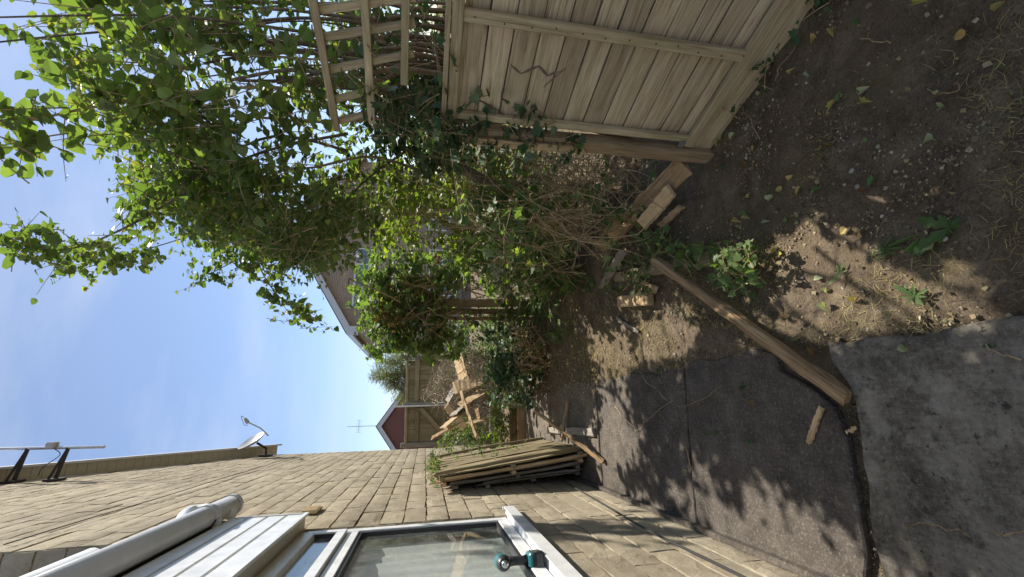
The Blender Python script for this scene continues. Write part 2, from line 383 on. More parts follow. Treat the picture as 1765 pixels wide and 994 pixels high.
BLADE = (np.array([(-.018, 0, 0), (.018, 0, 0), (.10, .55, .14), (.075, .55, .14), (-.03, 1, .04)]), [(0, 1, 2, 3), (3, 2, 4)])
SHAPES = {}
def frames(P_, S, dirv):
    """random leaf frames whose blade points roughly along dirv (N,3) with its face up"""
    n = len(P_); d = dirv / np.maximum(np.linalg.norm(dirv, axis=1, keepdims=True), 1e-6)
    up = RNG.normal(0, .55, (n, 3)) + np.array([0, 0, 1.0])
    x = np.cross(d, up); x /= np.maximum(np.linalg.norm(x, axis=1, keepdims=True), 1e-6); z = np.cross(x, d)
    return np.stack([x * S[:, None], d * S[:, None], z * S[:, None]], axis=2)      # columns
def leaves(name, parent, m, tpl, P_, S, dirv, parts=0, pname='leaf', kind='stuff'):
    P_ = np.asarray(P_, float); S = np.asarray(S, float); dirv = np.asarray(dirv, float)
    Fm = frames(P_, S, dirv); tv, tf = tpl; sel = np.array([], int)
    if parts:
        r = np.array(RM); c = (P_ - np.array([0, 0, H])) @ r
        dep = -c[:, 2]; px = CX + F * c[:, 0] / dep; py = CY - F * c[:, 1] / dep
        sz = np.where((dep > .3) & (px > 0) & (px < 1765) & (py > 0) & (py < 994), S / np.maximum(dep, .3), 0)
        sel = np.argsort(-sz)[:parts]
        key = id(tpl), m.name
        if key not in SHAPES:
            me = bpy.data.meshes.new(pname); me.from_pydata([tuple(q) for q in tv], [], tf); me.materials.append(m); SHAPES[key] = me
        for i in sel:
            o = bpy.data.objects.new(pname, SHAPES[key]); C.objects.link(o); o.parent = parent
            mm = Matrix(Fm[i].tolist()).to_4x4(); mm.translation = Vector(P_[i]) - ORG[parent]; o.matrix_local = mm
    keep = np.ones(len(P_), bool); keep[sel] = False
    Pk, Fk = P_[keep], Fm[keep]
    if not len(Pk): return None
    V = np.einsum('nij,kj->nki', Fk, tv) + Pk[:, None, :]
    org = ORG[parent] if parent else Vector((float(Pk[:, 0].mean()), float(Pk[:, 1].mean()), float(Pk[:, 2].min())))
    V = (V - np.array(org)).reshape(-1, 3); k_ = len(tv); n = len(Pk)
    loops, starts, tot = [], [], []
    base = np.arange(n) * k_; st = 0
    sizes = [len(q) for q in tf]; per = sum(sizes)
    flat = np.concatenate([np.array(q) for q in tf])
    L = (base[:, None] + flat[None, :]).ravel()
    offs = np.concatenate([[0], np.cumsum(sizes)[:-1]])
    ST = (np.arange(n)[:, None] * per + offs[None, :]).ravel()
    me = bpy.data.meshes.new(name); me.vertices.add(len(V)); me.vertices.foreach_set('co', V.ravel())
    me.loops.add(len(L)); me.loops.foreach_set('vertex_index', L.astype(np.int32))
    me.polygons.add(len(ST)); me.polygons.foreach_set('loop_start', ST.astype(np.int32))
    me.update(calc_edges=True); me.validate()
    o = link(name, me, m, parent, org)
    if kind: o['kind'] = kind
    return o
def shoots(centers, dirs, nleaf, length, size, spread=.5, cull=True):
    """leafy shoots: returns leaf positions, sizes, directions and stem polylines"""
    P_, S, Dv, stems = [], [], [], []
    for c, d in zip(centers, dirs):
        L = length * random.uniform(.6, 1.3); d = (Vector(d) + Vector([random.gauss(0, spread) for _ in range(3)])).normalized()
        n = max(3, int(nleaf * random.uniform(.7, 1.3))); pts = []
        sag = random.uniform(.0, .25) * L; s0 = size * random.uniform(.75, 1.25)
        for i in range(5): u = i / 4; pts.append(c + d * L * (u - .5) + Vector((0, 0, -sag * u * u)))
        any_ = False; kept_ = 0
        for i in range(n):
            u = (i + random.random()) / n; j = min(3, int(u * 4)); p = pts[j].lerp(pts[j + 1], u * 4 - j)
            p = p + Vector([random.gauss(0, .012) for _ in range(3)])
            if cull and (sunlit(p) or sunlit(p + Vector((.03, .02, .03))) or sunlit(p - Vector((.03, .02, .03)))): continue
            a = random.uniform(0, 6.28); side = Vector((math.cos(a), math.sin(a), random.uniform(-.7, .3)))
            P_.append(p); S.append(s0 * random.choice((.45, .7, .85, 1, 1.1, 1.3)) * random.uniform(.85, 1.15) * (1 - .4 * u)); Dv.append(side + d * .5); any_ = True; kept_ += 1
        if any_ and kept_ > n * .5: stems.append(pts)
    return P_, S, Dv, stems
def stem_mesh(name, parent, m, lines, r0=.0025, r1=.001, n=4, kind='stuff'):
    b = MB()
    for p in lines:
        k_ = len(p); b.tube(p, [r0 + (r1 - r0) * i / (k_ - 1) for i in range(k_)], n, False)
    o = b.build(name, m, parent, True); 
    if kind: o['kind'] = kind
    return o
def curve(p0, p1, bulge=Vector((0, 0, 0)), n=9, jit=.0):
    p0, p1 = Vector(p0), Vector(p1); r = []
    for i in range(n):
        u = i / (n - 1); r.append(p0.lerp(p1, u) + bulge * (4 * u * (1 - u)) + Vector([random.gauss(0, jit) for _ in range(3)]) * (1 if 0 < i < n - 1 else 0))
    return r
def catmull(pts, k_=5):
    pts = [Vector(p) for p in pts]; q = [pts[0]] + pts + [pts[-1]]; r = []
    for i in range(1, len(q) - 2):
        for j in range(k_):
            t = j / k_; a, b, c, d = q[i - 1], q[i], q[i + 1], q[i + 2]
            r.append(.5 * ((2 * b) + (c - a) * t + (2 * a - 5 * b + 4 * c - d) * t * t + (3 * b - a - 3 * c + d) * t ** 3))
    r.append(pts[-1]); return r

# ================================================================== the setting
def sm(a, b, x): t = min(1, max(0, (x - a) / (b - a))); return t * t * (3 - 2 * t)
def gz(x, y):
    d = max(0, abs(x - 1) - 6, abs(y - 4) - 9)
    n1 = noise.noise(Vector((x * 2.1, y * 2.1, 0))) * .018 + noise.noise(Vector((x * 7, y * 7, 3))) * .013 + noise.noise(Vector((x * 17, y * 17, 9))) * .011
    s = sm(.19, .27, x)
    h = -.034 * (1 - s) + s * (n1 - .004)
    h += .10 * sm(.5, 1.4, x) * sm(2.2, 3.4, y) * (1 - sm(8, 10, y))
    return h * (1 - sm(0, 4, d)) - .05 * sm(0, 4, d)
def axis(a, b, st, lo, hi):
    r = list(np.arange(a, b, st)); g_ = st; x = a
    while x > lo: g_ *= 1.5; x -= g_; r.insert(0, x)
    g_ = st; x = r[-1]
    while x < hi: g_ *= 1.5; x += g_; r.append(x)
    return r
xs = axis(.15, 2.6, .022, -700, 700); ys = axis(.5, 5.2, .026, -300, 900)
vv = [(x, y, gz(x, y)) for y in ys for x in xs]; nx = len(xs)
ff = [(j * nx + i, j * nx + i + 1, (j + 1) * nx + i + 1, (j + 1) * nx + i) for j in range(len(ys) - 1) for i in range(nx - 1)]
me = bpy.data.meshes.new('ground'); me.from_pydata(vv, [], ff); me.polygons.foreach_set('use_smooth', [True] * len(ff))
ground = link('ground', me, M['soil']); tag(ground, kind='structure')

# concrete path: slabs with broken edges
path = bpy.data.objects.new('concrete_path', None); C.objects.link(path); path.location = (-.2, 1.5, -.05); ORG[path] = Vector((-.2, 1.5, -.05)); tag(path, kind='structure')
def slab(poly, m, top=.0, jit=.006):
    q = []
    for i in range(len(poly)):
        a, b = Vector((*poly[i], 0)), Vector((*poly[(i + 1) % len(poly)], 0)); k_ = max(1, int((b - a).length / .07))
        for j in range(k_): p = a.lerp(b, j / k_); q.append((p.x + random.gauss(0, jit), p.y + random.gauss(0, jit)))
    b = MB(); b.prism(q, -.08, top); o = b.build('slab', m, path)
    bm = bmesh.new(); bm.from_mesh(o.data)
    ed = [e for e in bm.edges if len(e.link_faces) == 2 and abs(e.verts[0].co.z - e.verts[1].co.z) < 1e-4 and e.verts[0].co.z > .02]
    bmesh.ops.bevel(bm, geom=ed, offset=.006, segments=1, affect='EDGES'); bm.to_mesh(o.data); bm.free(); return o
def g2(x, y): p = G(x, y); return (p.x, p.y)
slab([(-.66, .25), (.24, .25), g2(1765, 540), g2(1640, 565), g2(1540, 578), g2(1430, 590), g2(1435, 625), g2(1462, 665), (.0, 1.36), (-.2, 1.385), g2(1507, 930), (-.66, 1.42)], M['concA'], .006)
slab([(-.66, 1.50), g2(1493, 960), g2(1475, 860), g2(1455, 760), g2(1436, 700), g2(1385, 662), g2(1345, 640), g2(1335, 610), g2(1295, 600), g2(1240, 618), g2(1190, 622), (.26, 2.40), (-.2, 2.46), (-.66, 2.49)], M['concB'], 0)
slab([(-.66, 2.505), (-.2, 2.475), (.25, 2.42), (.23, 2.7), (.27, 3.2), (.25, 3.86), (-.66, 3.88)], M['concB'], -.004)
slab([(-.66, 3.90), (.25, 3.88), (.30, 4.6), (.24, 5.4), (-.66, 5.45)], M['concC'], 0)
slab([(-.66, 5.47), (.24, 5.42), (.30, 6.3), (.25, 7.2), (-.66, 7.2)], M['concC'], .003)

# ================================================================== stone house on the left
WXF = -.67; Y0, Y1 = 3.22, 9.8; APEX = (7.0, 6.86); EZ = 4.66
house = thing('stone_house', (WXF, 6, 0), 'cream stone block house with gable verge and white window along the path', 'house')
def topz(y):
    if y < APEX[0]: return APEX[1] - .2 * (APEX[0] - y)
    return EZ + (APEX[1] - EZ) * (1 - abs(y - APEX[0]) / (Y1 - APEX[0]))
b = MB(); prof = [(Y0, -.1), (Y1, -.1), (Y1, EZ), APEX, (Y0, topz(Y0))]
n = len(prof); b.add([(WXF - .024, y, z) for y, z in prof] + [(-4.5, y, z) for y, z in prof], [tuple(range(n)), tuple(range(n, 2 * n))[::-1]] + [(i, i + n, (i + 1) % n + n, (i + 1) % n) for i in range(n)])
b.build('wall', M['mortar'], house)
b = MB(); b.box((WXF - .024, -.6, -.1), (-.95, Y0 + .002, .925)); b.build('wall', M['mortar'], house)
# rough stone blocks
def rough_block(seed):
    rnd = random.Random(seed); nu, nvv = 6, 3; v, f = [], []
    for j in range(nvv + 1):
        for i in range(nu + 1):
            e = i in (0, nu) or j in (0, nvv)
            d = -.22 + rnd.uniform(-.2, .2) if e else rnd.uniform(-.12, .22)
            uy = i / nu - .5 + (rnd.uniform(-.05, .05) if not e else 0); uz = j / nvv - .5 + (rnd.uniform(-.06, .06) if not e else rnd.uniform(-.02, .02))
            v.append((d, uy, uz))
    w_ = nu + 1
    for j in range(nvv):
        for i in range(nu): a = j * w_ + i; f.append((a, a + 1, a + 1 + w_, a + w_))
    # sides back into the wall
    rim = [i for i in range(w_)] + [j * w_ + nu for j in range(1, nvv + 1)] + [nvv * w_ + i for i in range(nu - 1, -1, -1)] + [j * w_ for j in range(nvv - 1, 0, -1)]
    n0 = len(v)
    for i in rim: v.append((-2.2, v[i][1], v[i][2]))
    for k_ in range(len(rim)): a, b_ = rim[k_], rim[(k_ + 1) % len(rim)]; f.append((a, n0 + k_, n0 + (k_ + 1) % len(rim), b_))
    me = bpy.data.meshes.new('stone_block'); me.from_pydata(v, [], f); bm = bmesh.new(); bm.from_mesh(me); bmesh.ops.recalc_face_normals(bm, faces=bm.faces); bm.to_mesh(me); bm.free()
    me.materials.append(M['stone']); return me
BL = [rough_block(i) for i in range(14)]
blocks = []
CH = .152
def course(z0, ya, yb, row):
    y = ya + (0 if row % 2 else .0)
    first = True
    while y < yb - .02:
        L = random.choice((.22, .30, .36, .44, .44, .5)) * random.uniform(.92, 1.08)
        if first and row % 2: L = .15
        first = False
        e = min(yb, y + L)
        if yb - e < .12: e = yb
        blocks.append((y, e, z0)); y = e
row = 0; z = 0.0
while z < APEX[1] - .1:
    if z + CH < .94: course(z, 0.9, Y1, row)
    else: course(z, Y0, Y1, row)
    z += CH; row += 1
blocks = [q for q in blocks if q[2] + CH < min(topz(q[0]), topz(q[1])) + .02]
def bsize(q):
    p = Vector((WXF, (q[0] + q[1]) / 2, q[2] + CH / 2)); r = RM.transposed() @ (p - O)
    if r.z > -.2: return 0
    px, py = CX - F * r.x / r.z, CY + F * r.y / r.z
    return (q[1] - q[0]) * CH * (.67 / p.y) / (r.z * r.z) if -30 < px < 1800 and -30 < py < 1030 else 0
blocks.sort(key=bsize, reverse=True)
rest = MB()
for i, (a, e, z0) in enumerate(blocks):
    me = random.choice(BL); org = Vector((WXF - .004, (a + e) / 2, z0 + CH / 2)); s = (.010 * random.uniform(.7, 1.5), (e - a) - random.uniform(.001, .009), CH - random.uniform(.007, .014)); org = org + Vector((random.uniform(-.002, .003), 0, random.uniform(-.003, .003)))
    if i < 300: link('stone_block', me, None, house, org, None, s)
    else: rest.add([Vector((v.co.x * s[0], v.co.y * s[1], v.co.z * s[2])) + org for v in me.vertices], [tuple(p.vertices) for p in me.polygons])
o = rest.build('stone_blocks', M['stone'], house); o['kind'] = 'stuff'
# the stones of the opening's side, facing the camera
z = .95; k_ = 0
while z < 4.4:
    hgt = CH - .01; me = random.choice(BL)
    rot = Matrix.Rotation(-math.pi / 2, 3, 'Z')
    link('reveal_stone', me, None, house, Vector((WXF - .085, Y0 - .012, z + CH / 2)), rot, (.022, .15 if k_ % 2 else .145, hgt)); z += CH; k_ += 1
# gable trim
def slope_part(name, y_in, x0, x1, t, m, side, off=0, seg=1):
    ya = APEX[0]; yb = Y1 + .28 if side > 0 else 3.2
    def zz(y): return topz(y) + off
    b = MB(); b.add([(x0, ya, zz(ya)), (x1, ya, zz(ya)), (x1, yb, zz(yb)), (x0, yb, zz(yb)), (x0, ya, zz(ya) + t), (x1, ya, zz(ya) + t), (x1, yb, zz(yb) + t), (x0, yb, zz(yb) + t)],
        [(0, 1, 2, 3), (7, 6, 5, 4), (0, 4, 5, 1), (2, 6, 7, 3), (1, 5, 6, 2), (0, 3, 7, 4)]); return b.build(name, m, house)
for sd in (1, -1):
    slope_part('bargeboard', 0, -.490, -.52, .19, M['fascia'], sd, -.04)
    slope_part('roof_slope', 0, -.505, -4.6, .09, M['tile'], sd, .135)
    ns = 34 if sd > 0 else 22; yb = Y1 + .25 if sd > 0 else 3.2
    for i in range(ns):
        ya_ = APEX[0] + (yb - APEX[0]) * i / ns; yc_ = APEX[0] + (yb - APEX[0]) * (i + .93) / ns
        b = MB(); za, zc = topz(ya_) + .004, topz(yc_) + .004
        b.add([(-.522, ya_, za), (-.69, ya_, za), (-.69, yc_, zc), (-.522, yc_, zc), (-.522, ya_, za + .02), (-.69, ya_, za + .02), (-.69, yc_, zc + .02), (-.522, yc_, zc + .02)],
              [(0, 1, 2, 3), (7, 6, 5, 4), (0, 4, 5, 1), (2, 6, 7, 3), (1, 5, 6, 2), (0, 3, 7, 4)]); b.build('soffit_board', M['soffit'], house)
# window
WP = -.705
def wbox(b, ya, yb, za, zb, x0=WP - .04, x1=WP + .02): return b.box((x0, ya, za), (x1, yb, zb))
win = MB(); wbox(win, 3.135, 3.205, .985, 2.30); wbox(win, .4, 3.135, .985, 1.05); wbox(win, .4, 3.135, 2.235, 2.30); wbox(win, .4, 3.135, 1.93, 1.995)
window = win.build('window', M['white'], house, bevel=.004)
f2 = MB(); wbox(f2, 3.075, 3.133, 2.0, 2.232, WP - .02, WP + .038); wbox(f2, 2.0, 3.075, 2.0, 2.055, WP - .02, WP + .038); wbox(f2, 2.0, 3.075, 2.18, 2.232, WP - .02, WP + .038)
f2.build('fanlight_frame', M['white'], window, bevel=.004)
f3 = MB(); wbox(f3, 3.112, 3.134, 1.051, 1.929, WP - .03, WP + .012); wbox(f3, .4, 3.112, 1.051, 1.068, WP - .03, WP + .012); wbox(f3, .4, 3.112, 1.912, 1.929, WP - .03, WP + .012)
f3.build('glazing_seal', M['black'], window)
f3 = MB(); wbox(f3, 3.068, 3.076, 2.05, 2.19, WP - .015, WP + .03); wbox(f3, 2.0, 3.07, 2.052, 2.06, WP - .015, WP + .03); f3.build('glazing_seal', M['black'], window)
b = MB(); b.box((WP - .012, .4, 1.065), (WP - .008, 3.115, 1.915)); b.build('pane', M['glass'], window)
b = MB(); b.box((WP + .006, 2.0, 2.055), (WP + .010, 3.072, 2.185)); b.build('pane', M['glass'], window)
b = MB(); b.add([(-.76, .2, .985), (-.645, .2, .972), (-.645, 3.285, .972), (-.76, 3.285, .985), (-.76, .2, .93), (-.645, .2, .925), (-.645, 3.285, .925), (-.76, 3.285, .93)],
    [(0, 1, 2, 3), (7, 6, 5, 4), (0, 4, 5, 1), (2, 6, 7, 3), (1, 5, 6, 2), (0, 3, 7, 4)]); b.build('sill', M['white'], window, bevel=.004)
b = MB(); b.box((-.655, 3.285, .918), (-.635, 3.297, .995)); b.box((-.635, .2, .915), (-.641, 3.285, .985)); b.build('sill_lip', M['white'], window)
cu = MB(); ny = 150; cv = []
for i in range(ny + 1):
    y = .4 + 2.7 * i / ny; xo = -.775 + .004 * math.sin(y * 46 + 2 * math.sin(y * 5)) + .006 * math.sin(y * 19)
    cv += [(xo, y, 1.0), (xo + .004 * math.sin(y * 31), y, 1.5), (xo, y, 2.24)]
cu.add(cv, [q for i in range(ny) for q in ((i * 3, i * 3 + 3, i * 3 + 4, i * 3 + 1), (i * 3 + 1, i * 3 + 4, i * 3 + 5, i * 3 + 2))]); cu.build('net_curtain', M['blind'], window, True)
b = MB(); b.box((-1.9, -.5, .93), (-1.95, 3.2, 2.5)); b.box((-1.9, 3.16, .93), (-.78, 3.2, 2.5)); b.box((-1.9, -.5, .93), (-.97, 3.16, .95)); b.box((-1.9, -.5, 2.5), (-.72, 3.2, 2.52)); b.build('room', M['room'], house)
# cladding over the window
zc = 2.285; clad = MB(); clad.box((-.70, .2, zc - .004), (-.60, 3.25, zc + .02)); clad = clad.build('cladding', M['soffit'], house)
for i in range(4):
    b = MB(); b.box((-.62, .2, zc + .002 + i * .113), (-.592, 3.262, zc + .108 + i * .113)); b.build('cladding_board', M['white'], clad, bevel=.006)
b = MB(); b.box((-.60, .2, zc - .018), (-.583, 3.272, zc + .004)); b.box((-.60, 3.262, zc + .004), (-.586, 3.275, zc + .45)); b.build('trim', M['white'], clad)
b = MB(); b.box((-.95, .2, zc + .46), (-.60, 3.26, zc + .5)); b.build('flat_roof', M['black'], clad)
# round gutter pipe
gp = MB(); gp.tube([(-.545, 3.46, 2.80), (-.545, 3.0, 2.80), (-.545, .6, 2.805)], .062, 24); gp = gp.build('gutter_pipe', M['gutter'], house, True)
for m_ in gp.data.polygons: m_.use_smooth = len(m_.vertices) == 4
b = MB(); b.tube([(-.545, 3.475, 2.80), (-.545, 3.44, 2.80)], .069, 24); b.build('end_cap', M['gutter'], gp)
b = MB(); b.tube([(-.545, 3.13, 2.80), (-.545, 3.08, 2.80)], .070, 24); b.box((-.60, 3.08, 2.72), (-.555, 3.13, 2.80)); b.build('collar', M['gutter'], gp)
b = MB(); b.tube(catmull([WX(313, 908, -.60), WX(314, 893, -.60), WX(326, 882, -.60), WX(345, 878, -.60), WX(378, 878, -.59), WX(398, 886, -.57)], 5), .034, 16); b.build('swan_neck', M['white'], gp, True)
b = MB(); b.tube([WX(352, 878, -.60), WX(360, 878, -.60)], .039, 16); b.build('joint_ring', M['white'], gp, True)
b = MB(); b.tube([(-.64, 2.75, 3.14), (-.64, 1.0, 3.12)], .055, 18); b.build('overflow_pipe', M['white'], house, True)
b = MB(); b.box((-.668, 3.66, 2.30), (-.652, 3.86, 2.42)); vent = b.build('air_vent', M['ventm'], house, bevel=.003)
for i in range(8): b = MB(); b.box((-.652, 3.675 + i * .022, 2.312), (-.644, 3.685 + i * .022, 2.408)); b.build('louvre', M['ventm'], vent)
cb = [(-.648, 3.24, 3.72)] + [(-.648, 3.6 + i * .5, 3.74 + .02 * math.sin(i)) for i in range(6)]
b = MB(); b.tube(catmull([(-.652, 3.3 + i * .66, 3.91 - .012 * i + .012 * math.sin(i * 2)) for i in range(10)]), .0035, 5); b.build('wall_cable', M['cable'], house)
b = MB(); b.tube(catmull([(-.648, .9, .30), (-.648, 1.75, .298), (-.648, 2.2, .31), (-.648, 2.6, .312), (-.648, 3.33, .272), (-.648, 4.0, .24), (-.648, 5.2, .2)]), .006, 6); b.build('wall_cable', M['cable'], house)
# damp course ledge and mortar fillet at the wall foot
b = MB(); b.box((-.64, .9, -.05), (-.668, 9.7, .035)); b.build('foot_fillet', M['concB'], house)

# satellite dish
dp = D(478, 772, 9.3); dish = thing('satellite_dish', (-.66, 9.35, 4.42), 'grey satellite dish with feed arm below the far end of the verge', 'satellite dish')
dc = Vector((-.42, 9.25, 4.66)); ax = nv((.75, -.35, .45)); u_ = ax.cross(Vector((0, 0, 1))).normalized(); v_ = u_.cross(ax)
b = MB(); rows = 6; seg = 24; vl = [dc]; fl = []
for i in range(1, rows + 1):
    for j in range(seg):
        r = .225 * i / rows; a = 2 * math.pi * j / seg; vl.append(dc + u_ * r * math.cos(a) + v_ * r * 1.12 * math.sin(a) + ax * (.075 * (i / rows) ** 2))
for j in range(seg): fl.append((0, 1 + j, 1 + (j + 1) % seg))
for i in range(rows - 1):
    for j in range(seg): a = 1 + i * seg; fl.append((a + j, a + seg + j, a + seg + (j + 1) % seg, a + (j + 1) % seg))
b.add(vl, fl); b.add([v - ax * .008 for v in vl], [q[::-1] for q in fl]); b.build('reflector', M['dish'], dish, True)
fe = dc + ax * .42 - v_ * .12
b = MB(); b.tube([dc - v_ * .29, dc - v_ * .25 + ax * .2, fe], .012, 8); b.build('feed_arm', M['dish'], dish)
b = MB(); b.tube([fe - ax * .03, fe + ax * .02, fe + ax * .09], [.028, .034, .02], 10); b.build('feed_horn', M['dish'], dish)
b = MB(); b.tube(catmull([fe + ax * .09, fe + ax * .16 + u_ * .06, fe + u_ * .12, fe - ax * .05 + u_ * .03]), .004, 5); b.build('feed_cable', M['cable'], dish)
b = MB(); b.tube([(-.67, 9.35, 4.46), (-.52, 9.33, 4.46), dc - ax * .02 - v_ * .05], .022, 8); b.build('bracket_arm', M['black'], dish)
b = MB(); b.box((-.672, 9.28, 4.36), (-.63, 9.42, 4.56)); b.build('wall_plate', M['black'], dish)

# aerial mast on black brackets near the gable top
mast = thing('aerial_mast', (-.66, 6.9, 6.1), 'thin metal aerial mast held on two black wall brackets near the gable top', 'aerial mast')
mt = lambda z: Vector((-.27 - .02 * (6.5 - z), 6.9, z))
b = MB(); b.tube([mt(5.66), mt(6.2), mt(8.2)], .02, 10); b.build('mast', M['alu'], mast)
for z in (6.06, 6.50):
    b = MB(); b.box((-.672, 6.80, z - .02 + .02), (-.645, 7.0, z + .13)); b.build('bracket_plate', M['black'], mast)
    b = MB(); b.tube([(-.66, 6.9, z + .06), mt(z)], .028, 4); b.tube([(-.66, 6.84, z + .10), mt(z)], .02, 4); b.build('bracket_arm', M['black'], mast)
b = MB(); b.box(mt(6.24) + Vector((-.01, -.06, -.05)), mt(6.24) + Vector((.07, .04, .05))); b.build('amplifier_box', M['dish'], mast, bevel=.01)
b = MB(); b.tube(catmull([mt(6.24), (-.36, 6.85, 6.1), (-.5, 6.85, 6.25), (-.6, 6.88, 6.3)]), .005, 5); b.build('mast_cable', M['cable'], mast)

# ================================================================== fence on the right
FA = G(1225, 250); FD = nv(G(1400, 5) - FA); FN = Vector((FD.y, -FD.x, 0)); FN = FN if FN.x < 0 else -FN       # FN looks towards the path
def FP(s, z, off=0): return FA + FD * s + FN * off + Vector((0, 0, z))
fence = thing('garden_fence', FP(.5, 0), 'weathered lapped board fence panel with batten and brown post beside the soil', 'fence')
zs = [.13, .235, .345, .455, .56, .675, .785, .89, 1.0, 1.11, 1.225, 1.335, 1.44]
for i in range(len(zs) - 1):
    z0, z1 = zs[i] + .0005, zs[i + 1] - .004
    plank('board', FP(-.0, (z0 + z1) / 2, -.012 + .003 * (i % 2)), FP(1.7, (z0 + z1) / 2 + random.uniform(-.006, .006), -.012 + .003 * (i % 2)), z1 - z0, .010, M['fence'], fence, (FN + Vector((0, 0, -.06 + random.uniform(-.05, .03)))).normalized(), 5, 0, random.uniform(-.004, .004), .0025)
b = MB(); b.add([FP(.0, .13, -.022), FP(1.7, .13, -.022), FP(1.7, 1.45, -.022), FP(.0, 1.45, -.022), FP(.0, .13, -.026), FP(1.7, .13, -.026), FP(1.7, 1.45, -.026), FP(.0, 1.45, -.026)], [(0,1,2,3),(7,6,5,4),(0,4,5,1),(2,6,7,3),(1,5,6,2),(0,3,7,4)]); b.build('gap_shade_sheet', M['bark'], fence)  # added dark sheet, stands in for the shade in the gaps between boards
for s0 in (.515, 1.12): plank('batten', FP(s0, .16, .022), FP(s0, 1.475, .022), .048, .03, M['fence2'], fence, FN, 5, 0, 0, .002)
plank('side_frame', FP(.045, .16, .018), FP(.045, 1.44, .018), .035, .034, M['fence2'], fence, FN, 4, 0, 0, .002)
plank('bottom_rail', FP(.0, .155, .024), FP(1.7, .15, .024), .05, .034, M['fence2'], fence, FN, 5, 0, 0, .002)
plank('gravel_board', FP(-.03, .06, .0), FP(1.75, .06, .0), .15, .03, M['fence2'], fence, FN, 5, 0, 0, .003)
plank('top_rail', FP(.02, 1.462, .026), FP(1.7, 1.47, .026), .045, .04, M['fence2'], fence, FN, 5, 0, 0, .002)
plank('capping', FP(-.0, 1.500, .01), FP(1.7, 1.508, .01), .07, .022, M['fence2'], fence, Vector((0, 0, 1)), 5, 0, 0, .003)
plank('post', FP(-.05, -.1, .03), FP(-.05, 1.44, .022), .078, .075, M['post'], fence, FN, 8, .01, .0, .004)
plank('post_repair', FP(-.055, .75, .066), FP(-.062, 1.35, .07), .045, .02, M['paleplank'], fence, FN, 6, .04, .01, .004)
b = MB(); b.add([FP(-.0, .19, .045), FP(.04, .19, .045), FP(.04, .225, .045), FP(-.0, .225, .045), FP(-.0, .19, .041), FP(.04, .19, .041), FP(.04, .225, .041), FP(-.0, .225, .041)], [(0,1,2,3),(7,6,5,4),(0,4,5,1),(2,6,7,3),(1,5,6,2),(0,3,7,4)]); b.build('panel_clip', M['alu'], fence)
nm = MB(); nm.tube([Vector((0, 0, -.002)), Vector((0, 0, .0015))], .0035, 8); nm = nm.mesh('nail'); nm.materials.append(M['black']); nrot = FN.to_track_quat('Z', 'Y').to_matrix()
for s0 in (.515, 1.12):
    for z0 in [(zs[i] + zs[i + 1]) / 2 for i in range(0, len(zs) - 1, 1)]: link('nail', nm, None, fence, FP(s0 + random.uniform(-.008, .008), z0 + random.uniform(-.01, .01), .038), nrot)
# zigzag scrape on the boards
def FX(px, py):
    r = ray(px, py); t = (FA - O).dot(FN) / r.dot(FN); p = O + r * t; return (p - FA).dot(FD), p.z
zig = [FX(*p) for p in ((876, 108), (898, 128), (929, 115), (944, 132), (974, 118))]
b = MB()
for (s0, z0), (s1, z1) in zip(zig[:-1], zig[1:]):
    b.tube([FP(s0, z0, -.006), FP((s0 + s1) / 2, (z0 + z1) / 2, -.005), FP(s1, z1, -.006)], [.003, .0065, .003], 6)
(s0, z0), (s1, z1) = FX(974, 118), FX(937, 150); b.tube([FP(s0, z0, 0), FP(s1, z1, 0)], [.004, .002], 5); b.build('scrape_mark', M['bark'], fence)

# trellis above the fence
trl = thing('trellis', FP(.4, 1.51), 'leaning square trellis of pale battens above the fence, half swallowed by leaves', 'trellis')
def TP(px, py, off=.03): s, z = FX(px, py); return FP(s, z, off)
for a, c in (((536, -40), (582, 218)), ((628, -40), (642, 205)), ((701, -30), (697, 138))): plank('upright_batten' if 0 else 'rail', TP(*a), TP(*c), .032, .02, M['fence2'], trl, FN, 6, 0, 0, .002)
for a, c in (((560, 62), (716, 38)), ((568, 118), (714, 90)), ((572, 170), (650, 152)), ((584, 207), (640, 192)), ((552, 14), (716, -6))): plank('upright', TP(*a, .006), TP(*c, .006), .03, .018, M['fence2'], trl, FN, 4, 0, 0, .002)

# ================================================================== houses beyond the garden
bh = thing('brick_house', (8, 20, 0), 'brown brick house with white bargeboard gable behind the overgrown garden', 'house')
YB = 20.0; c1 = D(600, 575, YB); a1 = D(537, 462, YB); sl_ = (a1.z - c1.z) / (a1.x - c1.x); apx = c1.x + 4.6; apz = c1.z + sl_ * 4.6; rx = c1.x + 9.2
b = MB(); x0, x1 = c1.x + .25, rx - .25; ez = c1.z + .05
b.add([(x0, YB + .3, -.1), (x1, YB + .3, -.1), (x1, YB + .3, ez), (apx, YB + .3, apz - .2), (x0, YB + .3, ez), (x0, YB + 8.3, -.1), (x1, YB + 8.3, -.1), (x1, YB + 8.3, ez), (apx, YB + 8.3, apz - .2), (x0, YB + 8.3, ez)],
      [(0, 1, 2, 3, 4), (9, 8, 7, 6, 5), (0, 4, 9, 5), (1, 6, 7, 2), (4, 3, 8, 9), (3, 2, 7, 8)]); b.build('wall', M['brick1'], bh)
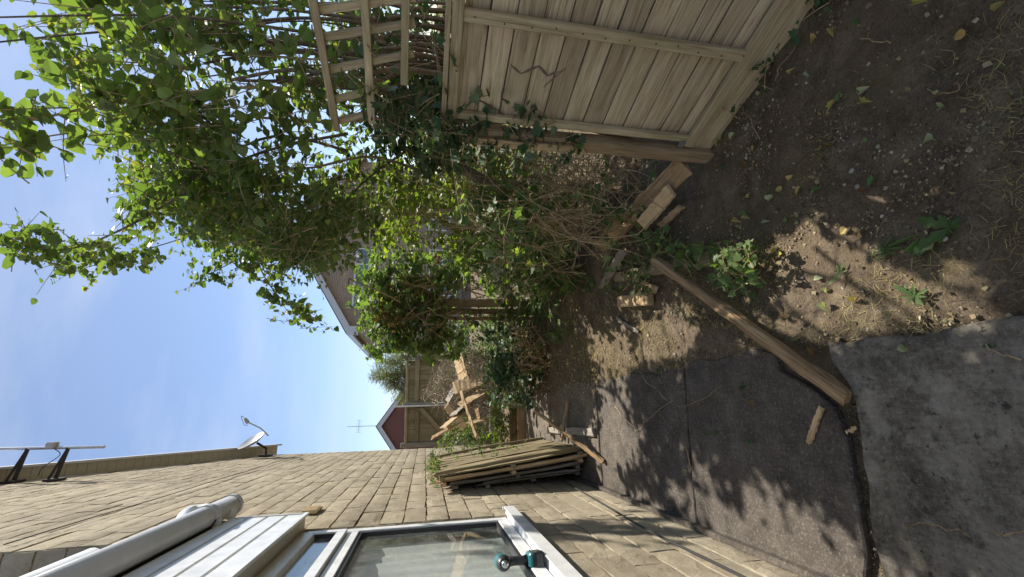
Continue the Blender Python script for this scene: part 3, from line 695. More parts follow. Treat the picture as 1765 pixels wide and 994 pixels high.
for sx in (-1, 1):
    xe = c1.x if sx < 0 else rx
    b = MB(); b.add([(xe, YB, c1.z), (apx, YB, apz), (apx, YB + 8.6, apz), (xe, YB + 8.6, c1.z), (xe, YB, c1.z + .1), (apx, YB, apz + .1), (apx, YB + 8.6, apz + .1), (xe, YB + 8.6, c1.z + .1)],
        [(0, 3, 2, 1), (4, 5, 6, 7), (0, 1, 5, 4), (2, 3, 7, 6), (0, 4, 7, 3)]); rf = b.build('roof', M['tile'], bh)
    b = MB(); b.add([(xe, YB - .03, c1.z - .25), (apx, YB - .03, apz - .25), (apx, YB - .03, apz + .05), (xe, YB - .03, c1.z + .05), (xe, YB + .02, c1.z - .25), (apx, YB + .02, apz - .25), (apx, YB + .02, apz + .05), (xe, YB + .02, c1.z + .05)],
        [(0, 1, 2, 3), (7, 6, 5, 4), (0, 4, 5, 1), (3, 2, 6, 7), (0, 3, 7, 4)]); b.build('bargeboard', M['fascia'], bh)
    b = MB(); b.box((xe - .06, YB - .05, c1.z - .18), (xe + .04, YB + 8.5, c1.z + .02)); b.build('eaves_gutter', M['fascia'], bh)
b = MB(); b.box((c1.x - .05, YB - .06, c1.z - .42), (c1.x + .34, YB + .02, c1.z + .06)); b.build('box_end', M['fascia'], bh)
def far_window(par, x0, x1, z0, z1, Y, cols, rows=((0, 1),), fr=.07, m='white'):
    b = MB(); b.box((x0, Y - .03, z0), (x0 + fr, Y + .03, z1)); b.box((x1 - fr, Y - .03, z0), (x1, Y + .03, z1)); b.box((x0 + fr, Y - .03, z0), (x1 - fr, Y + .03, z0 + fr)); b.box((x0 + fr, Y - .03, z1 - fr), (x1 - fr, Y + .03, z1))
    for c in cols: xc = x0 + (x1 - x0) * c; b.box((xc - fr * .5, Y - .035, z0 + fr), (xc + fr * .5, Y + .025, z1 - fr))
    w_ = b.build('window', M[m], par); cs = [0] + list(cols) + [1]
    for i in range(len(cs) - 1):
        p = MB(); p.box((x0 + (x1 - x0) * cs[i] + fr * .6, Y, z0 + fr), (x0 + (x1 - x0) * cs[i + 1] - fr * .6, Y + .01, z1 - fr)); p.build('pane', M['farglass'], w_)
    s = MB(); s.box((x0 - .08, Y - .10, z0 - .07), (x1 + .08, Y, z0 - .005)); s.build('sill', M[m], w_)
    return w_
YW = YB + .28
p, q = D(606, 530, YW), D(640, 428, YW); far_window(bh, p.x, q.x, q.z, p.z, YW, (.28, .72))
p, q = D(738, 397, YW), D(776, 362, YW); far_window(bh, p.x, q.x, q.z, p.z, YW, (.5,))
p, q = D(738, 510, YW), D(800, 432, YW); far_window(bh, p.x, q.x, max(.3, q.z), p.z, YW, (.33, .66))
p, q = D(652, 340, YW), D(690, 300, YW); far_window(bh, p.x, q.x, q.z, p.z, YW, (.5,))
wr = MB(); pc = D(748, 447, YW - .1)
for j in range(1): wr.tube([pc + Vector((.22 * math.cos(a), 0, .22 * math.sin(a))) for a in np.linspace(0, 6.28, 17)], .075, 6, False)
wr.build('door_wreath', M['red'], bh)
b = MB(); p = D(560, 492, YB + 2); b.tube([p + Vector((0, 0, -.6)), p + Vector((0, 0, .1))], .05, 6); b.tube([p + Vector((0, 0, -.2)), p + Vector((0, 0, .05))], .11, 8); b.build('flue_cowl', M['black'], bh)

rh = thing('red_brick_house', (-.7, 35, 0), 'dark red brick gable house with pale verge seen over the wooden gate', 'house')
ap, re_ = D(650, 735, 35), D(690, 680, 35); le = Vector((2 * ap.x - re_.x - 1.2, 35, re_.z)); s2 = (ap.z - re_.z) / (re_.x - ap.x); le = Vector((ap.x - 4.6, 35, ap.z - 4.6 * s2)); ri = Vector((ap.x + 4.6, 35, ap.z - 4.6 * s2))
b = MB(); b.add([(le.x + .3, 35.2, -.2), (ri.x - .3, 35.2, -.2), (ri.x - .3, 35.2, ri.z), (ap.x, 35.2, ap.z - .2), (le.x + .3, 35.2, le.z), (le.x + .3, 43, -.2), (ri.x - .3, 43, -.2), (ri.x - .3, 43, ri.z), (ap.x, 43, ap.z - .2), (le.x + .3, 43, le.z)],
    [(0, 1, 2, 3, 4), (9, 8, 7, 6, 5), (0, 4, 9, 5), (1, 6, 7, 2), (4, 3, 8, 9), (3, 2, 7, 8)]); b.build('wall', M['brick2'], rh)
for e in (le, ri):
    b = MB(); b.add([(e.x, 35, e.z), (ap.x, 35, ap.z), (ap.x, 43.3, ap.z), (e.x, 43.3, e.z), (e.x, 35, e.z + .12), (ap.x, 35, ap.z + .12), (ap.x, 43.3, ap.z + .12), (e.x, 43.3, e.z + .12)], [(0, 3, 2, 1), (4, 5, 6, 7), (0, 1, 5, 4), (2, 3, 7, 6), (0, 4, 7, 3)]); b.build('roof', M['tile'], rh)
    b = MB(); b.add([(e.x, 34.94, e.z - .3), (ap.x, 34.94, ap.z - .3), (ap.x, 34.94, ap.z + .04), (e.x, 34.94, e.z + .04), (e.x, 34.99, e.z - .3), (ap.x, 34.99, ap.z - .3), (ap.x, 34.99, ap.z + .04), (e.x, 34.99, e.z + .04)], [(0, 1, 2, 3), (7, 6, 5, 4), (0, 4, 5, 1), (3, 2, 6, 7), (0, 3, 7, 4)]); b.build('bargeboard', M['fascia'], rh)
b = MB(); t0 = ap + Vector((0, 3, 0)); b.tube([t0, t0 + Vector((0, 0, 2.6))], .03, 5); b.tube([t0 + Vector((-.5, 0, 1.7)), t0 + Vector((.5, .2, 1.75))], .02, 4)
for i in range(6): q = t0 + Vector((-.45 + i * .18, .02 * i, 1.72)); b.tube([q - Vector((0, .1, .22)), q + Vector((0, .1, .22))], .012, 4)
b.build('rooftop_aerial', M['alu'], rh)

# wooden gate across the end of the path
YG = 10.5; gate = thing('wooden_gate', (.2, YG, 0), 'weathered vertical board gate with diagonal brace at the end of the path', 'gate')
gx0, gx1 = -.64, 1.25; nb = 17
for i in range(nb):
    xa = gx0 + (gx1 - gx0) * i / nb; xb = gx0 + (gx1 - gx0) * (i + .94) / nb; xm = (xa + xb) / 2
    plank('board', (xm, YG + random.uniform(-.006, .006), .06), (xm, YG, 1.93 + random.uniform(-.02, .02)), xb - xa, .02, M['gatewood'], gate, Vector((0, -1, 0)), 4, 0, 0, .003)
for z in (1.72, 1.12, .4):
    plank('rail', (gx0 + .04, YG - .035, z), (.18, YG - .035, z), .09, .04, M['gatewood'], gate, Vector((0, -1, 0)), 3)
    plank('rail', (.30, YG - .035, z + .03), (gx1, YG - .035, z + .03), .10, .04, M['gatewood'], gate, Vector((0, -1, 0)), 3)
plank('diagonal_brace', (.16, YG - .06, 1.66), (-.5, YG - .06, 1.05), .10, .035, M['gatewood'], gate, Vector((0, -1, 0)), 3)
plank('top_rail', (gx0, YG - .03, 1.95), (gx1 + .05, YG - .03, 1.98), .06, .06, M['gatewood'], gate, Vector((0, 0, 1)), 3)
for x in (gx0 + .0, .235, gx1 + .06): plank('post', (x, YG - .05, 0), (x, YG - .05, 2.06), .10, .10, M['greywood'], gate, Vector((0, -1, 0)), 3)
b = MB(); b.tube([(.21, YG - .12, .9), (.20, YG - .12, 2.25)], .018, 8); b.build('drop_bolt_pipe', M['white'], gate)

# ================================================================== leaning panels and loose timber
def lean_panel(label, xt, xb, zt, y0, y1, m, nb_, th):
    """boards that lean with their tops against the house"""
    root = thing('broken_fencing', (xb, y0, 0), label, 'fencing', 'broken fence panels leaning on the stone wall')
    fn = nv((zt, 0, -(xt - xb))); 
    for i in range(nb_):
        ya = y0 + (y1 - y0) * (i + .5) / nb_; wd = (y1 - y0) / nb_ * 1.02; r1, r2 = random.uniform(-.05, .02), random.uniform(0, .05)
        p0 = Vector((xb, ya, .01 + r2)); p1 = Vector((xt, ya + random.uniform(-.02, .02), zt + r1))
        plank('board', p0 + fn * (.006 * (i % 2)), p1 + fn * (.006 * (i % 2)), wd, .014, m, root, fn, 7, .06, random.uniform(-.015, .015), .007)
    for s_ in (.04, .5, .95):
        off = fn * (th * .5)
        a = Vector((xb, y0 - .01, .02)).lerp(Vector((xt, y0 - .01, zt)), s_); c = a + Vector((0, y1 - y0 + .02, random.uniform(-.03, .03)))
        plank('batten', a - off, c - off, .045, th * .7, m, root, fn, 5, .01, 0, .003)
    for y_ in (y0, y1): plank('edge_stile', Vector((xb, y_, .01)) + fn * th * .55, Vector((xt, y_, zt - .02)) + fn * th * .55, .04, th * .6, m, root, fn, 10, .04, random.uniform(-.015, .015), .007)
    return root
lean_panel('outermost leaning brown panel with ivy along its top edge', -.535, -.36, 1.46, 4.18, 5.75, M['gatewood'], 10, .05)
lean_panel('second leaning panel tucked behind the outermost one', -.585, -.43, 1.44, 4.20, 5.65, M['paleplank'], 9, .045)
lean_panel('third leaning panel, splintered along its lower side', -.630, -.50, 1.32, 4.30, 5.5, M['greywood'], 9, .04)
lean_panel('short dark panel closest to the wall foot', -.645, -.575, 1.0, 4.35, 5.3, M['greywood'], 6, .035)
def loose(name, a, c, wd, th, m, label, cat, face=Vector((0, 0, 1)), rag=.02, group=None, bend=0, warp=.007):
    o = plank(name, a, c, wd, th, M[m], None, face, 14, rag, bend, warp); tag(o, label, cat, group); return o
def GZ(x, y, h): p = G(x, y); return G(x, y, h)
loose('timber_batten', D(922, 708, 4.6), GZ(1040, 796, .02), .032, .022, 'oldwood', 'thin brown batten propped across the foot of the leaning panels', 'batten', rag=.01)
loose('timber_batten', GZ(968, 760, .06), GZ(978, 690, .03), .03, .02, 'oldwood', 'short dark stick lying across the grey board on the path', 'batten', rag=.01)
loose('plank', GZ(945, 741, .02), GZ(1024, 745, .02), .075, .03, 'greywood', 'weathered grey board with a pale broken end lying on the path', 'plank', rag=.03)
loose('timber_beam', GZ(1128, 448, .12), GZ(1462, 688, .035), .052, .05, 'oldwood', 'long rotten brown beam lying from the ivy onto the concrete edge', 'beam', rag=.015, bend=-.006, warp=.0055)
loose('wood_offcut', GZ(1416, 702, .012), GZ(1394, 762, .012), .020, .016, 'paleplank', 'small splintered offcut on the dark concrete slab', 'wood offcut', rag=.010, warp=.003)
loose('wood_splinter', GZ(1459, 745, .008), GZ(1476, 737, .008), .008, .006, 'paleplank', 'tiny wood splinter beside the slab crack', 'wood splinter', rag=.004)
loose('plank', GZ(1035, 425, .10), FP(-.10, .10, .06) + Vector((0, 0, .02)), .13, .05, 'oldwood', 'thick rotten plank running from the brambles to the post foot', 'plank', nv((-.6, -.3, .8)), rag=.05, warp=.01)
loose('plank', GZ(1072, 395, .14), GZ(1175, 305, .08), .05, .035, 'oldwood', 'split dark slat lying in front of the thick rotten plank', 'plank', nv((-.5, -.5, .8)), rag=.04, warp=.008)
loose('plank', GZ(1105, 388, .16), GZ(1158, 327, .13), .085, .03, 'paleplank', 'short pale broken board with a clean face by the post', 'plank', nv((-.6, -.35, .7)), rag=.03)
loose('plank', GZ(1140, 388, .04), GZ(1172, 358, .05), .04, .03, 'paleplank', 'stubby splintered piece below the pale broken board', 'plank', nv((-.5, -.4, .8)), rag=.03)
loose('plank', GZ(1038, 495, .06), GZ(1072, 436, .16), .06, .025, 'greywood', 'upright grey shard standing in the ivy at the soil edge', 'plank', nv((-.7, -.5, .2)), rag=.04)
loose('plank', GZ(1060, 478, .05), GZ(1225, 445, .05), .07, .03, 'gatewood', 'greenish flat rail half buried under the ivy leaves', 'plank', rag=.02)
loose('plank', GZ(1058, 462, .03), GZ(1130, 500, .03), .05, .02, 'paleplank', 'thin pale lath lying beside the tan wood block', 'plank', rag=.02)
loose('plank', GZ(1062, 548, .02), GZ(1100, 572, .015), .025, .012, 'greywood', 'little grey stick lying on the mossy soil', 'stick', rag=.01)
br = plank('wood_block', GZ(1069, 520, .05), GZ(1121, 515, .05), .085, .06, M['paleplank'], None, Vector((-.1, -.15, 1)), 4, .004, 0, .003)
tag(br, 'short thick tan wood block lying on the mossy soil', 'wood block')

# twin posts of a broken fence wrapped in ivy
pp = thing('broken_fence_post', D(910, 530, 5.7) * 1, 'split brown timber fence posts wrapped in ivy in the middle of the garden', 'fence post')
for (xa, xb_, m_, wd) in ((518, 524, 'paleplank', .10), (533, 537, 'oldwood', .075), (546, 548, 'oldwood', .05)):
    a, c = D(935, xa + 4, 5.7), D(640, xb_ - 2, 5.85); plank('post', a, c, wd, .08, M[m_], pp, Vector((-.2, -1, 0)), 10, .03, .01, .008)

# debris pile planks
deb = [((788, 612), (800, 655), 8.2, 8.0, .16, 'paleplank', 'broad pale board tilted at the top of the debris pile'),
       ((784, 668), (835, 652), 8.0, 7.8, .17, 'paleplank', 'wide flat board lying across the debris pile below the tilted one'),
       ((832, 655), (812, 700), 7.9, 7.9, .05, 'oldwood', 'dark crossing slat in front of the wide flat board'),
       ((790, 700), (838, 672), 7.7, 7.8, .13, 'paleplank', 'splintered orange board right below the crossing slat'),
       ((784, 712), (812, 690), 7.7, 7.9, .14, 'greywood', 'grey broken board pointing up left in the debris pile'),
       ((766, 735), (806, 702), 7.6, 7.8, .11, 'paleplank', 'jagged pale board sticking out over the green bush'),
       ((795, 676), (821, 752), 7.4, 7.2, .035, 'paleplank', 'long thin pale stake propped on the debris pile'),
       ((745, 754), (795, 728), 7.7, 7.6, .035, 'paleplank', 'thin lath poking out of the bush beside the gate'),
       ((810, 730), (836, 722), 7.4, 7.5, .10, 'paleplank', 'short board end low in the debris pile'),
       ((820, 696), (842, 715), 7.5, 7.4, .04, 'greywood', 'narrow grey slat low in the debris pile'),
       ((772, 690), (800, 640), 8.2, 8.3, .12, 'greywood', 'grey plank half sunk in the brush at the top of the pile'),
       ((840, 640), (866, 668), 8.1, 7.9, .09, 'oldwood', 'brown plank sliding off the near side of the pile'),
       ((800, 735), (770, 700), 8.2, 8.3, .10, 'paleplank', 'pale plank leaning between the bush and the pile'),
       ((848, 690), (815, 665), 8.2, 8.3, .08, 'gatewood', 'greenish slat under the wide flat board'),
       ((822, 705), (826, 722), 7.5, 7.5, .06, 'oldwood', 'stub of brown slat beneath the short board end')]
for (a, c, ya, yc, wd, m_, lab) in deb:
    loose('debris_plank', D(*a, ya - .85), D(*c, yc - .85), wd * 1.35, .022, m_, lab, 'plank', nv((.3, -.5, .9)), .06, 'broken boards on the debris pile', 0, .008)
for i, (px, py0, py1) in enumerate(((888, 700, 770), (897, 690, 765))):
    loose('edging_board', GZ(px, py0, .10 - .04 * i), GZ(px + 2, py1, .10 - .04 * i), .2 - .08 * i, .03, 'oldwood', ('brown edging board across the far end of the path', 'low front edging board across the path end')[i], 'edging board', Vector((0, -1, .1)), .02)
wb = plank('white_board', D(846, 430, 4.5), D(858, 482, 4.4), .17, .03, M['white'], None, Vector((-.1, -1, .2)), 3, .004, 0, .002); tag(wb, 'white plastic board caught upright in the ivy', 'board')
b = MB(); b.tube([D(872, 470, 4.35), D(893, 452, 4.2)], .014, 8); o = b.build('broken_pipe', M['dish']); tag(o, 'short grey broken pipe poking from the ivy beside the white board', 'pipe')

# ================================================================== cordless drill on the sill
bp = Vector((-.668, 2.24, .980)); drill = thing('cordless_drill', bp, 'teal and black cordless impact driver standing on its battery on the white sill', 'power drill')
fw = nv((.18, -1, 0)); sd = Vector((-fw.y, fw.x, 0)); upv = Vector((0, 0, 1)); RD = Matrix((fw, sd, upv)).transposed()
def dbox(name, c, s, m, par=drill, bev=.006, taper=1):
    me = bpy.data.meshes.new(name); b = MB(); b.box((-s[0] / 2, -s[1] / 2, -s[2] / 2), (s[0] / 2, s[1] / 2, s[2] / 2))
    for v in b.v:
        if v.z > 0: v.x *= taper; v.y *= taper
    me = b.mesh(name, Vector((0, 0, 0)), False, bev); return link(name, me, M[m], par, bp + RD @ Vector(c), RD)
bt = dbox('battery', (.005, 0, .030), (.112, .074, .046), 'blackplastic', bev=.008, taper=.95); 
dbox('battery_label', (.03, .0375, .030), (.03, .002, .024), 'label', bt, .0005); dbox('battery_label', (.0625, .0, .030), (.002, .03, .026), 'label', bt, .0005)
dbox('foot', (.0, 0, .066), (.105, .070, .024), 'teal', bev=.008, taper=.86); dbox('foot_rim', (.0, 0, .0535), (.11, .073, .006), 'blackplastic', bev=.002)
hb = MB(); hb.tube([bp + RD @ Vector(q) for q in ((-.005, 0, .074), (-.006, 0, .10), (-.012, 0, .14), (-.016, 0, .17))], [.024, .0195, .019, .023], 14); hb.build('handle', M['blackplastic'], drill, True)
dbox('trigger', (.012, 0, .148), (.018, .016, .03), 'blackplastic', bev=.004)
hb = MB(); hb.tube([bp + RD @ Vector((x, 0, .196)) for x in (-.075, -.06, -.02, .02, .028)], [.024, .032, .034, .033, .030], 18); hb.build('motor_housing', M['teal'], drill, True)
hb = MB(); hb.tube([bp + RD @ Vector((x, 0, .196)) for x in (.026, .032, .058, .066)], [.034, .034, .027, .020], 18); hb.build('hammer_case', M['blackplastic'], drill, True)
hb = MB(); hb.tube([bp + RD @ Vector((x, 0, .196)) for x in (.060, .066, .078, .082)], [.018, .016, .0155, .012], 14); ck = hb.build('chuck', M['metal'], drill, True)
hb = MB(); hb.tube([bp + RD @ Vector((x, 0, .196)) for x in (.080, .105, .112)], [.0045, .0042, .0025], 6); hb.build('bit', M['metal'], drill)

# ================================================================== vegetation
def vdir(n, base, sp): return [Vector(base) + Vector([random.gauss(0, sp) for _ in range(3)]) for _ in range(n)]
# ---- the tall climber over the fence
tree = thing('climbing_tree', (2.1, 2.7, 0), 'tall leafy climber spilling over the fence and trellis against the sky', 'tree')
trunk = MB(); trunk.tube(catmull([(2.1, 2.7, -.1), (2.15, 2.65, .6), (2.05, 2.6, 1.3), (2.1, 2.5, 1.9), (2.0, 2.4, 2.5)]), [.07 - .0022 * i for i in range(21)], 10); trunk.build('trunk', M['bark'], tree, True)
BR = [  # (pixel, depth) polylines
 [((560, 130), 2.2), ((420, 60), 2.0), ((250, 50), 1.9), ((-30, 75), 1.8)],
 [((560, 60), 2.0), ((300, 28), 1.8), ((-30, 30), 1.7)],
 [((640, 180), 2.3), ((470, 150), 2.1), ((240, 170), 1.9), ((60, 205), 1.7), ((-10, 210), 1.65)],
 [((600, 260), 2.7), ((470, 235), 2.6), ((340, 300), 2.6), ((240, 370), 2.6)],
 [((600, 230), 2.6), ((430, 270), 2.6), ((230, 385), 2.7), ((110, 430), 2.7), ((20, 408), 2.7)],
 [((620, 300), 4.0), ((430, 360), 4.5), ((330, 405), 4.9), ((200, 445), 5.2), ((120, 470), 5.3)],
 [((640, 330), 4.2), ((520, 380), 4.6), ((440, 430), 4.9), ((350, 478), 5.1)],
 [((640, 360), 4.4), ((500, 400), 4.6), ((445, 440), 4.8), ((480, 510), 4.9), ((550, 552), 4.9)],
 [((700, 200), 2.6), ((560, 210), 2.5), ((400, 200), 2.4), ((250, 215), 2.2), ((150, 190), 2.1)],
 [((740, 300), 3.2), ((640, 270), 3.0), ((520, 290), 2.9), ((380, 270), 2.8)],
 [((720, 120), 2.4), ((600, 100), 2.2), ((480, 90), 2.1), ((330, 100), 2.0)],
 [((700, 260), 3.0), ((620, 320), 3.3), ((560, 400), 3.8), ((500, 450), 4.0)]]
for pl in BR:
    pts = [D(*p, y) for p, y in pl]; c = catmull(pts, 6); m_ = len(c); r0 = random.uniform(.008, .014)
    b = MB(); b.tube(c, [r0 * (1 - .75 * i / m_) for i in range(m_)], 6); b.build('branch', M['stem' if random.random() < .5 else 'bark'], tree, True)
for i in range(34):
    y0_ = random.uniform(-5, 215); y1_ = y0_ + random.uniform(-30, 25); dd = random.uniform(1.95, 2.6)
    c = catmull([D(random.uniform(790, 900), y0_ + 15, dd + .5), D(720, y0_ + random.uniform(-8, 12), dd + .1), D(650, y0_ + random.uniform(-14, 14), dd), D(590, (y0_ + y1_) / 2 + random.uniform(-14, 14), dd - .05), D(500, y1_, dd), D(random.uniform(330, 430), y1_ + random.uniform(-25, 25), dd)], 6)
    if sum(sunlit(q) for q in c) > 3: continue
    b = MB(); r0 = random.uniform(.007, .02); b.tube(c, [r0 * (1 - .6 * i_ / len(c)) for i_ in range(len(c))], 6); b.build('branch', M['bark'], tree, True)
CL = []
def region(poly, n, y0, y1, base, nleaf, L, size, sp=.45):
    cs = sample(poly, n, y0, y1)
    # clumps: keep where a noise field is high
    cs = [c for c in cs if noise.noise(c * 2.6) > -.22]
    CL.append(shoots(cs, vdir(len(cs), base, .3), nleaf, L, size, sp))
nearer = lambda a: (lambda x, y: a + max(0, (y - 100)) * .0045)
region([(60, -20), (560, -20), (640, 120), (560, 200), (440, 250), (300, 255), (170, 235), (110, 170), (90, 90)], 330, nearer(1.5), nearer(2.9), (-.1, -.1, .9), 10, .36, .070)
region([(150, 150), (540, 130), (660, 250), (650, 400), (560, 420), (470, 380), (380, 370), (320, 350), (240, 300), (160, 240)], 400, nearer(1.4), nearer(2.6), (-.4, -.1, .8), 10, .36, .062)
region([(300, 260), (600, 260), (660, 400), (600, 430), (545, 455), (500, 440), (400, 420), (330, 390)], 210, 2.4, 3.6, (-.5, 0, .6), 10, .36, .062)
region([(330, 330), (560, 330), (640, 400), (600, 470), (540, 470), (480, 450), (400, 440), (340, 410)], 300, 3.8, 5.4, (-.5, 0, .6), 11, .44, .08)
region([(450, 120), (760, 130), (800, 260), (700, 330), (560, 300)], 190, 2.2, 3.8, (-.2, -.1, .8), 10, .32, .06)
region([(280, 310), (560, 300), (620, 400), (540, 450), (440, 430), (330, 400)], 270, 3.0, 4.6, (-.5, 0, .6), 10, .38, .07)
region([(210, 290), (390, 290), (400, 400), (300, 400), (230, 370)], 150, 2.8, 3.8, (-.5, 0, .6), 10, .36, .062)
region([(420, 390), (545, 390), (535, 462), (450, 450)], 90, 2.3, 3.2, (-.5, 0, .5), 10, .30, .046)
# sprays at the ends of the branches
for pl, a, n_, s_ in ((BR[2], .45, 30, .065), (BR[4], .3, 44, .058), (BR[5], .3, 52, .088), (BR[6], .3, 48, .088), (BR[7], .3, 58, .082), (BR[3], .4, 22, .065), (BR[0], .3, 16, .06), (BR[8], .3, 18, .06)):
    c = catmull([D(*p, y) for p, y in pl], 12); k0 = int(len(c) * a); cs, ds = [], []
    for i in range(n_):
        j = random.randint(k0, len(c) - 1); t = (c[min(j + 1, len(c) - 1)] - c[max(0, j - 1)]).normalized()
        cs.append(c[j] + Vector([random.gauss(0, .05 if s_ < .075 else .09) for _ in range(3)])); ds.append(t * 1.0 + Vector((0, 0, -.25)))
    CL.append(shoots(cs, ds, 8, .30, s_, .4))
P_, S_, D_, ST = [sum((q[i] for q in CL), []) for i in range(4)]
leaves('leaf_mass', tree, M['leaf'], HEART, P_, S_, D_, 300)
stem_mesh('twigs', tree, M['stem'], ST, .003, .001)

# ---- helper for ivy and shrubs
def plant(name, label, cat, base, mat_, tpl, groups, parts=0, stem='stem', group=None, extra=None, cull=False):
    root = thing(name, base, label, cat, group); P_, S_, D_, ST = [], [], [], []
    for (cs, dbase, nl, L, sz, sp) in groups:
        if len(cs) > 185 and cat != 'ivy' or len(cs) > 290: cs = [c + Vector([random.gauss(0, .05) for _ in range(3)]) for c in cs if noise.noise(c * 2.3 + Vector((3, 1, 7))) > -.24]
        q = shoots(cs, vdir(len(cs), dbase, .4), nl, L, sz, sp, cull); P_ += q[0]; S_ += q[1]; D_ += q[2]; ST += q[3]
    leaves('leaf_mass', root, mat_, tpl, P_, S_, D_, parts)
    if ST: stem_mesh('stems', root, M[stem], ST, .003, .0015)
    if extra: extra(root)
    return root
def tangle(root, name, poly, n, y0, y1, L, r, bulge=(.0, 0, .25), m='stem', dirb=(0, 0, 1), sp=.6, joined=True):
    b = MB(); lines = []
    for c in sample(poly, n, y0, y1):
        d = (Vector(dirb) + Vector([random.gauss(0, sp) for _ in range(3)])).normalized(); l = L * random.uniform(.5, 1.3)
        bl = Vector(bulge) * random.uniform(-.4, 1.2) * l
        p = curve(c - d * l / 2, c + d * l / 2, bl, 7, l * .02)
        for q in p: q.z = max(q.z, .01)
        lines.append(p)
    return stem_mesh(name, root, M[m], lines, r, r * .5, 5)
# ---- ivy over the fence head and post
cs = sample([(640, 60), (770, 110), (775, 180), (800, 235), (780, 300), (700, 300), (640, 240)], 230, 2.45, 3.1)
cs2 = [FP(random.uniform(-.12, .16), random.uniform(1.02, 1.6), random.uniform(.03, .10)) for _ in range(60)] + [c for c in [FP(random.uniform(-.17, .10), random.uniform(1.3, 1.8), random.uniform(-.10, .14)) for _ in range(150)] if not sunlit(c)] + [FP(random.uniform(-.16, .02), random.uniform(.8, 1.3), random.uniform(.06, .13)) for _ in range(44)]
cs3 = [c for c in [FP(random.uniform(-.1, .9), random.uniform(1.5, 1.95), random.uniform(-.2, .05)) for _ in range(80)] if not sunlit(c)]
def post_head(r):
    hc = [FP(random.uniform(-.12, .03), random.uniform(1.05, 1.52), random.uniform(.05, .11)) for _ in range(34)] + [FP(random.uniform(-.14, .05), random.uniform(1.42, 1.62), random.uniform(-.03, .09)) for _ in range(26)]
    q = shoots(hc, vdir(len(hc), (0, 0, 1), .6), 6, .17, .055, .6, False); leaves('head_leaves', r, M['ivydark'], IVY, q[0], q[1], q[2]); stem_mesh('head_stems', r, M['stem'], q[3], .0025, .001)
    stem_mesh('ivy_stem', r, M['bark'], [catmull([FP(.13, 1.37, .0), FP(.1, 1.28, .002), FP(.06, 1.2, .01), FP(.02, 1.12, .03)])], .004, .003)
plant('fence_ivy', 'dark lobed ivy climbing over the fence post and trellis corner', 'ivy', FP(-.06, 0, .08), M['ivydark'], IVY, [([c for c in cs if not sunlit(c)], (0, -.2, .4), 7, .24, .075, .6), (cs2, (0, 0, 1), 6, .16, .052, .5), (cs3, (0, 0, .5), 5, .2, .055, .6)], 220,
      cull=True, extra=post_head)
# dark dead trunk leaning in the brambles
b = MB(); b.tube(catmull([D(745, 262, 2.9), D(800, 292, 2.95), D(850, 318, 3.0), D(900, 322, 3.0)]), [.05, .05, .048, .045, .045, .045, .045, .044, .044, .044, .044, .044, .044, .044, .044, .04], 8); o = b.build('dead_log', M['bark'], None, True); tag(o, 'dark dead branch stump slung among the ivy beside the fence post', 'log')
# ---- bramble thicket
thk = [(790, 262), (880, 258), (1000, 268), (1120, 290), (1160, 330), (1090, 400), (1010, 470), (900, 460), (820, 420), (790, 340)]
cs = sample(thk, 200, 2.3, 4.2) + sample([(790, 262), (900, 262), (980, 330), (960, 450), (820, 420)], 120, 2.4, 3.2); csb = sample([(640, 280), (800, 250), (900, 250), (890, 340), (760, 360), (660, 360)], 260, 3.0, 5.0) + sample([(620, 340), (700, 300), (800, 330), (810, 440), (740, 430), (650, 420)], 330, 4.0, 5.6)
def thick(r):
    tangle(r, 'bramble_stems', [(800, 275), (1000, 280), (1110, 310), (1060, 400), (960, 440), (820, 400)], 90, 2.3, 3.8, .9, .0042, (-.25, 0, .2), 'stem', (.2, -.3, 1), .45)
    tangle(r, 'dry_stems', [(880, 262), (1080, 270), (1140, 330), (1040, 430), (900, 380)], 200, 2.2, 3.4, .4, .003, (.1, 0, .2), 'stem', (0, 0, .4), .9)
    tangle(r, 'litter_stems', [(900, 258), (1090, 262), (1130, 300), (1000, 330), (900, 310)], 240, 2.3, 3.2, .3, .0028, (.1, 0, .2), 'stem', (0, 0, .3), .9)
    tangle(r, 'arching_canes', [(840, 345), (1000, 345), (1040, 380), (980, 400), (860, 385)], 60, 2.5, 3.6, 1.1, .0045, (-.1, 0, -.1), 'stem', (.0, .1, 1), .22)
plant('bramble_thicket', 'tangled bramble thicket with dry stems behind the post', 'thicket', (1.8, 3.3, .1), M['ivy'], IVY, [(cs, (0, 0, .5), 8, .30, .07, .8)], 150, extra=thick)
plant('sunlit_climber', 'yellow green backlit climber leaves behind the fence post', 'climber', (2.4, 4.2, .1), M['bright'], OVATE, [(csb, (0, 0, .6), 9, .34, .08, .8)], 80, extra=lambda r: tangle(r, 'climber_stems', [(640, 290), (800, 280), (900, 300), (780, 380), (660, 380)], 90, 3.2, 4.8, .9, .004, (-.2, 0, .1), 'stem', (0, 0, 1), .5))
cs = sample([(780, 400), (900, 400), (1000, 440), (1010, 500), (930, 520), (860, 500), (800, 460)], 420, 3.6, 5.4)
plant('ivy_bank', 'bright tangled ivy bank between the thicket and the split posts', 'ivy', (1.5, 4.6, .1), M['ivy'], IVY, [(cs, (0, 0, .5), 9, .34, .08, .8)], 120, extra=lambda r: tangle(r, 'runner_stems', [(800, 420), (1000, 440), (1010, 490), (880, 500)], 110, 3.4, 5.0, .6, .0035, (0, 0, .2), 'stem', (0, 0, .5), .9))
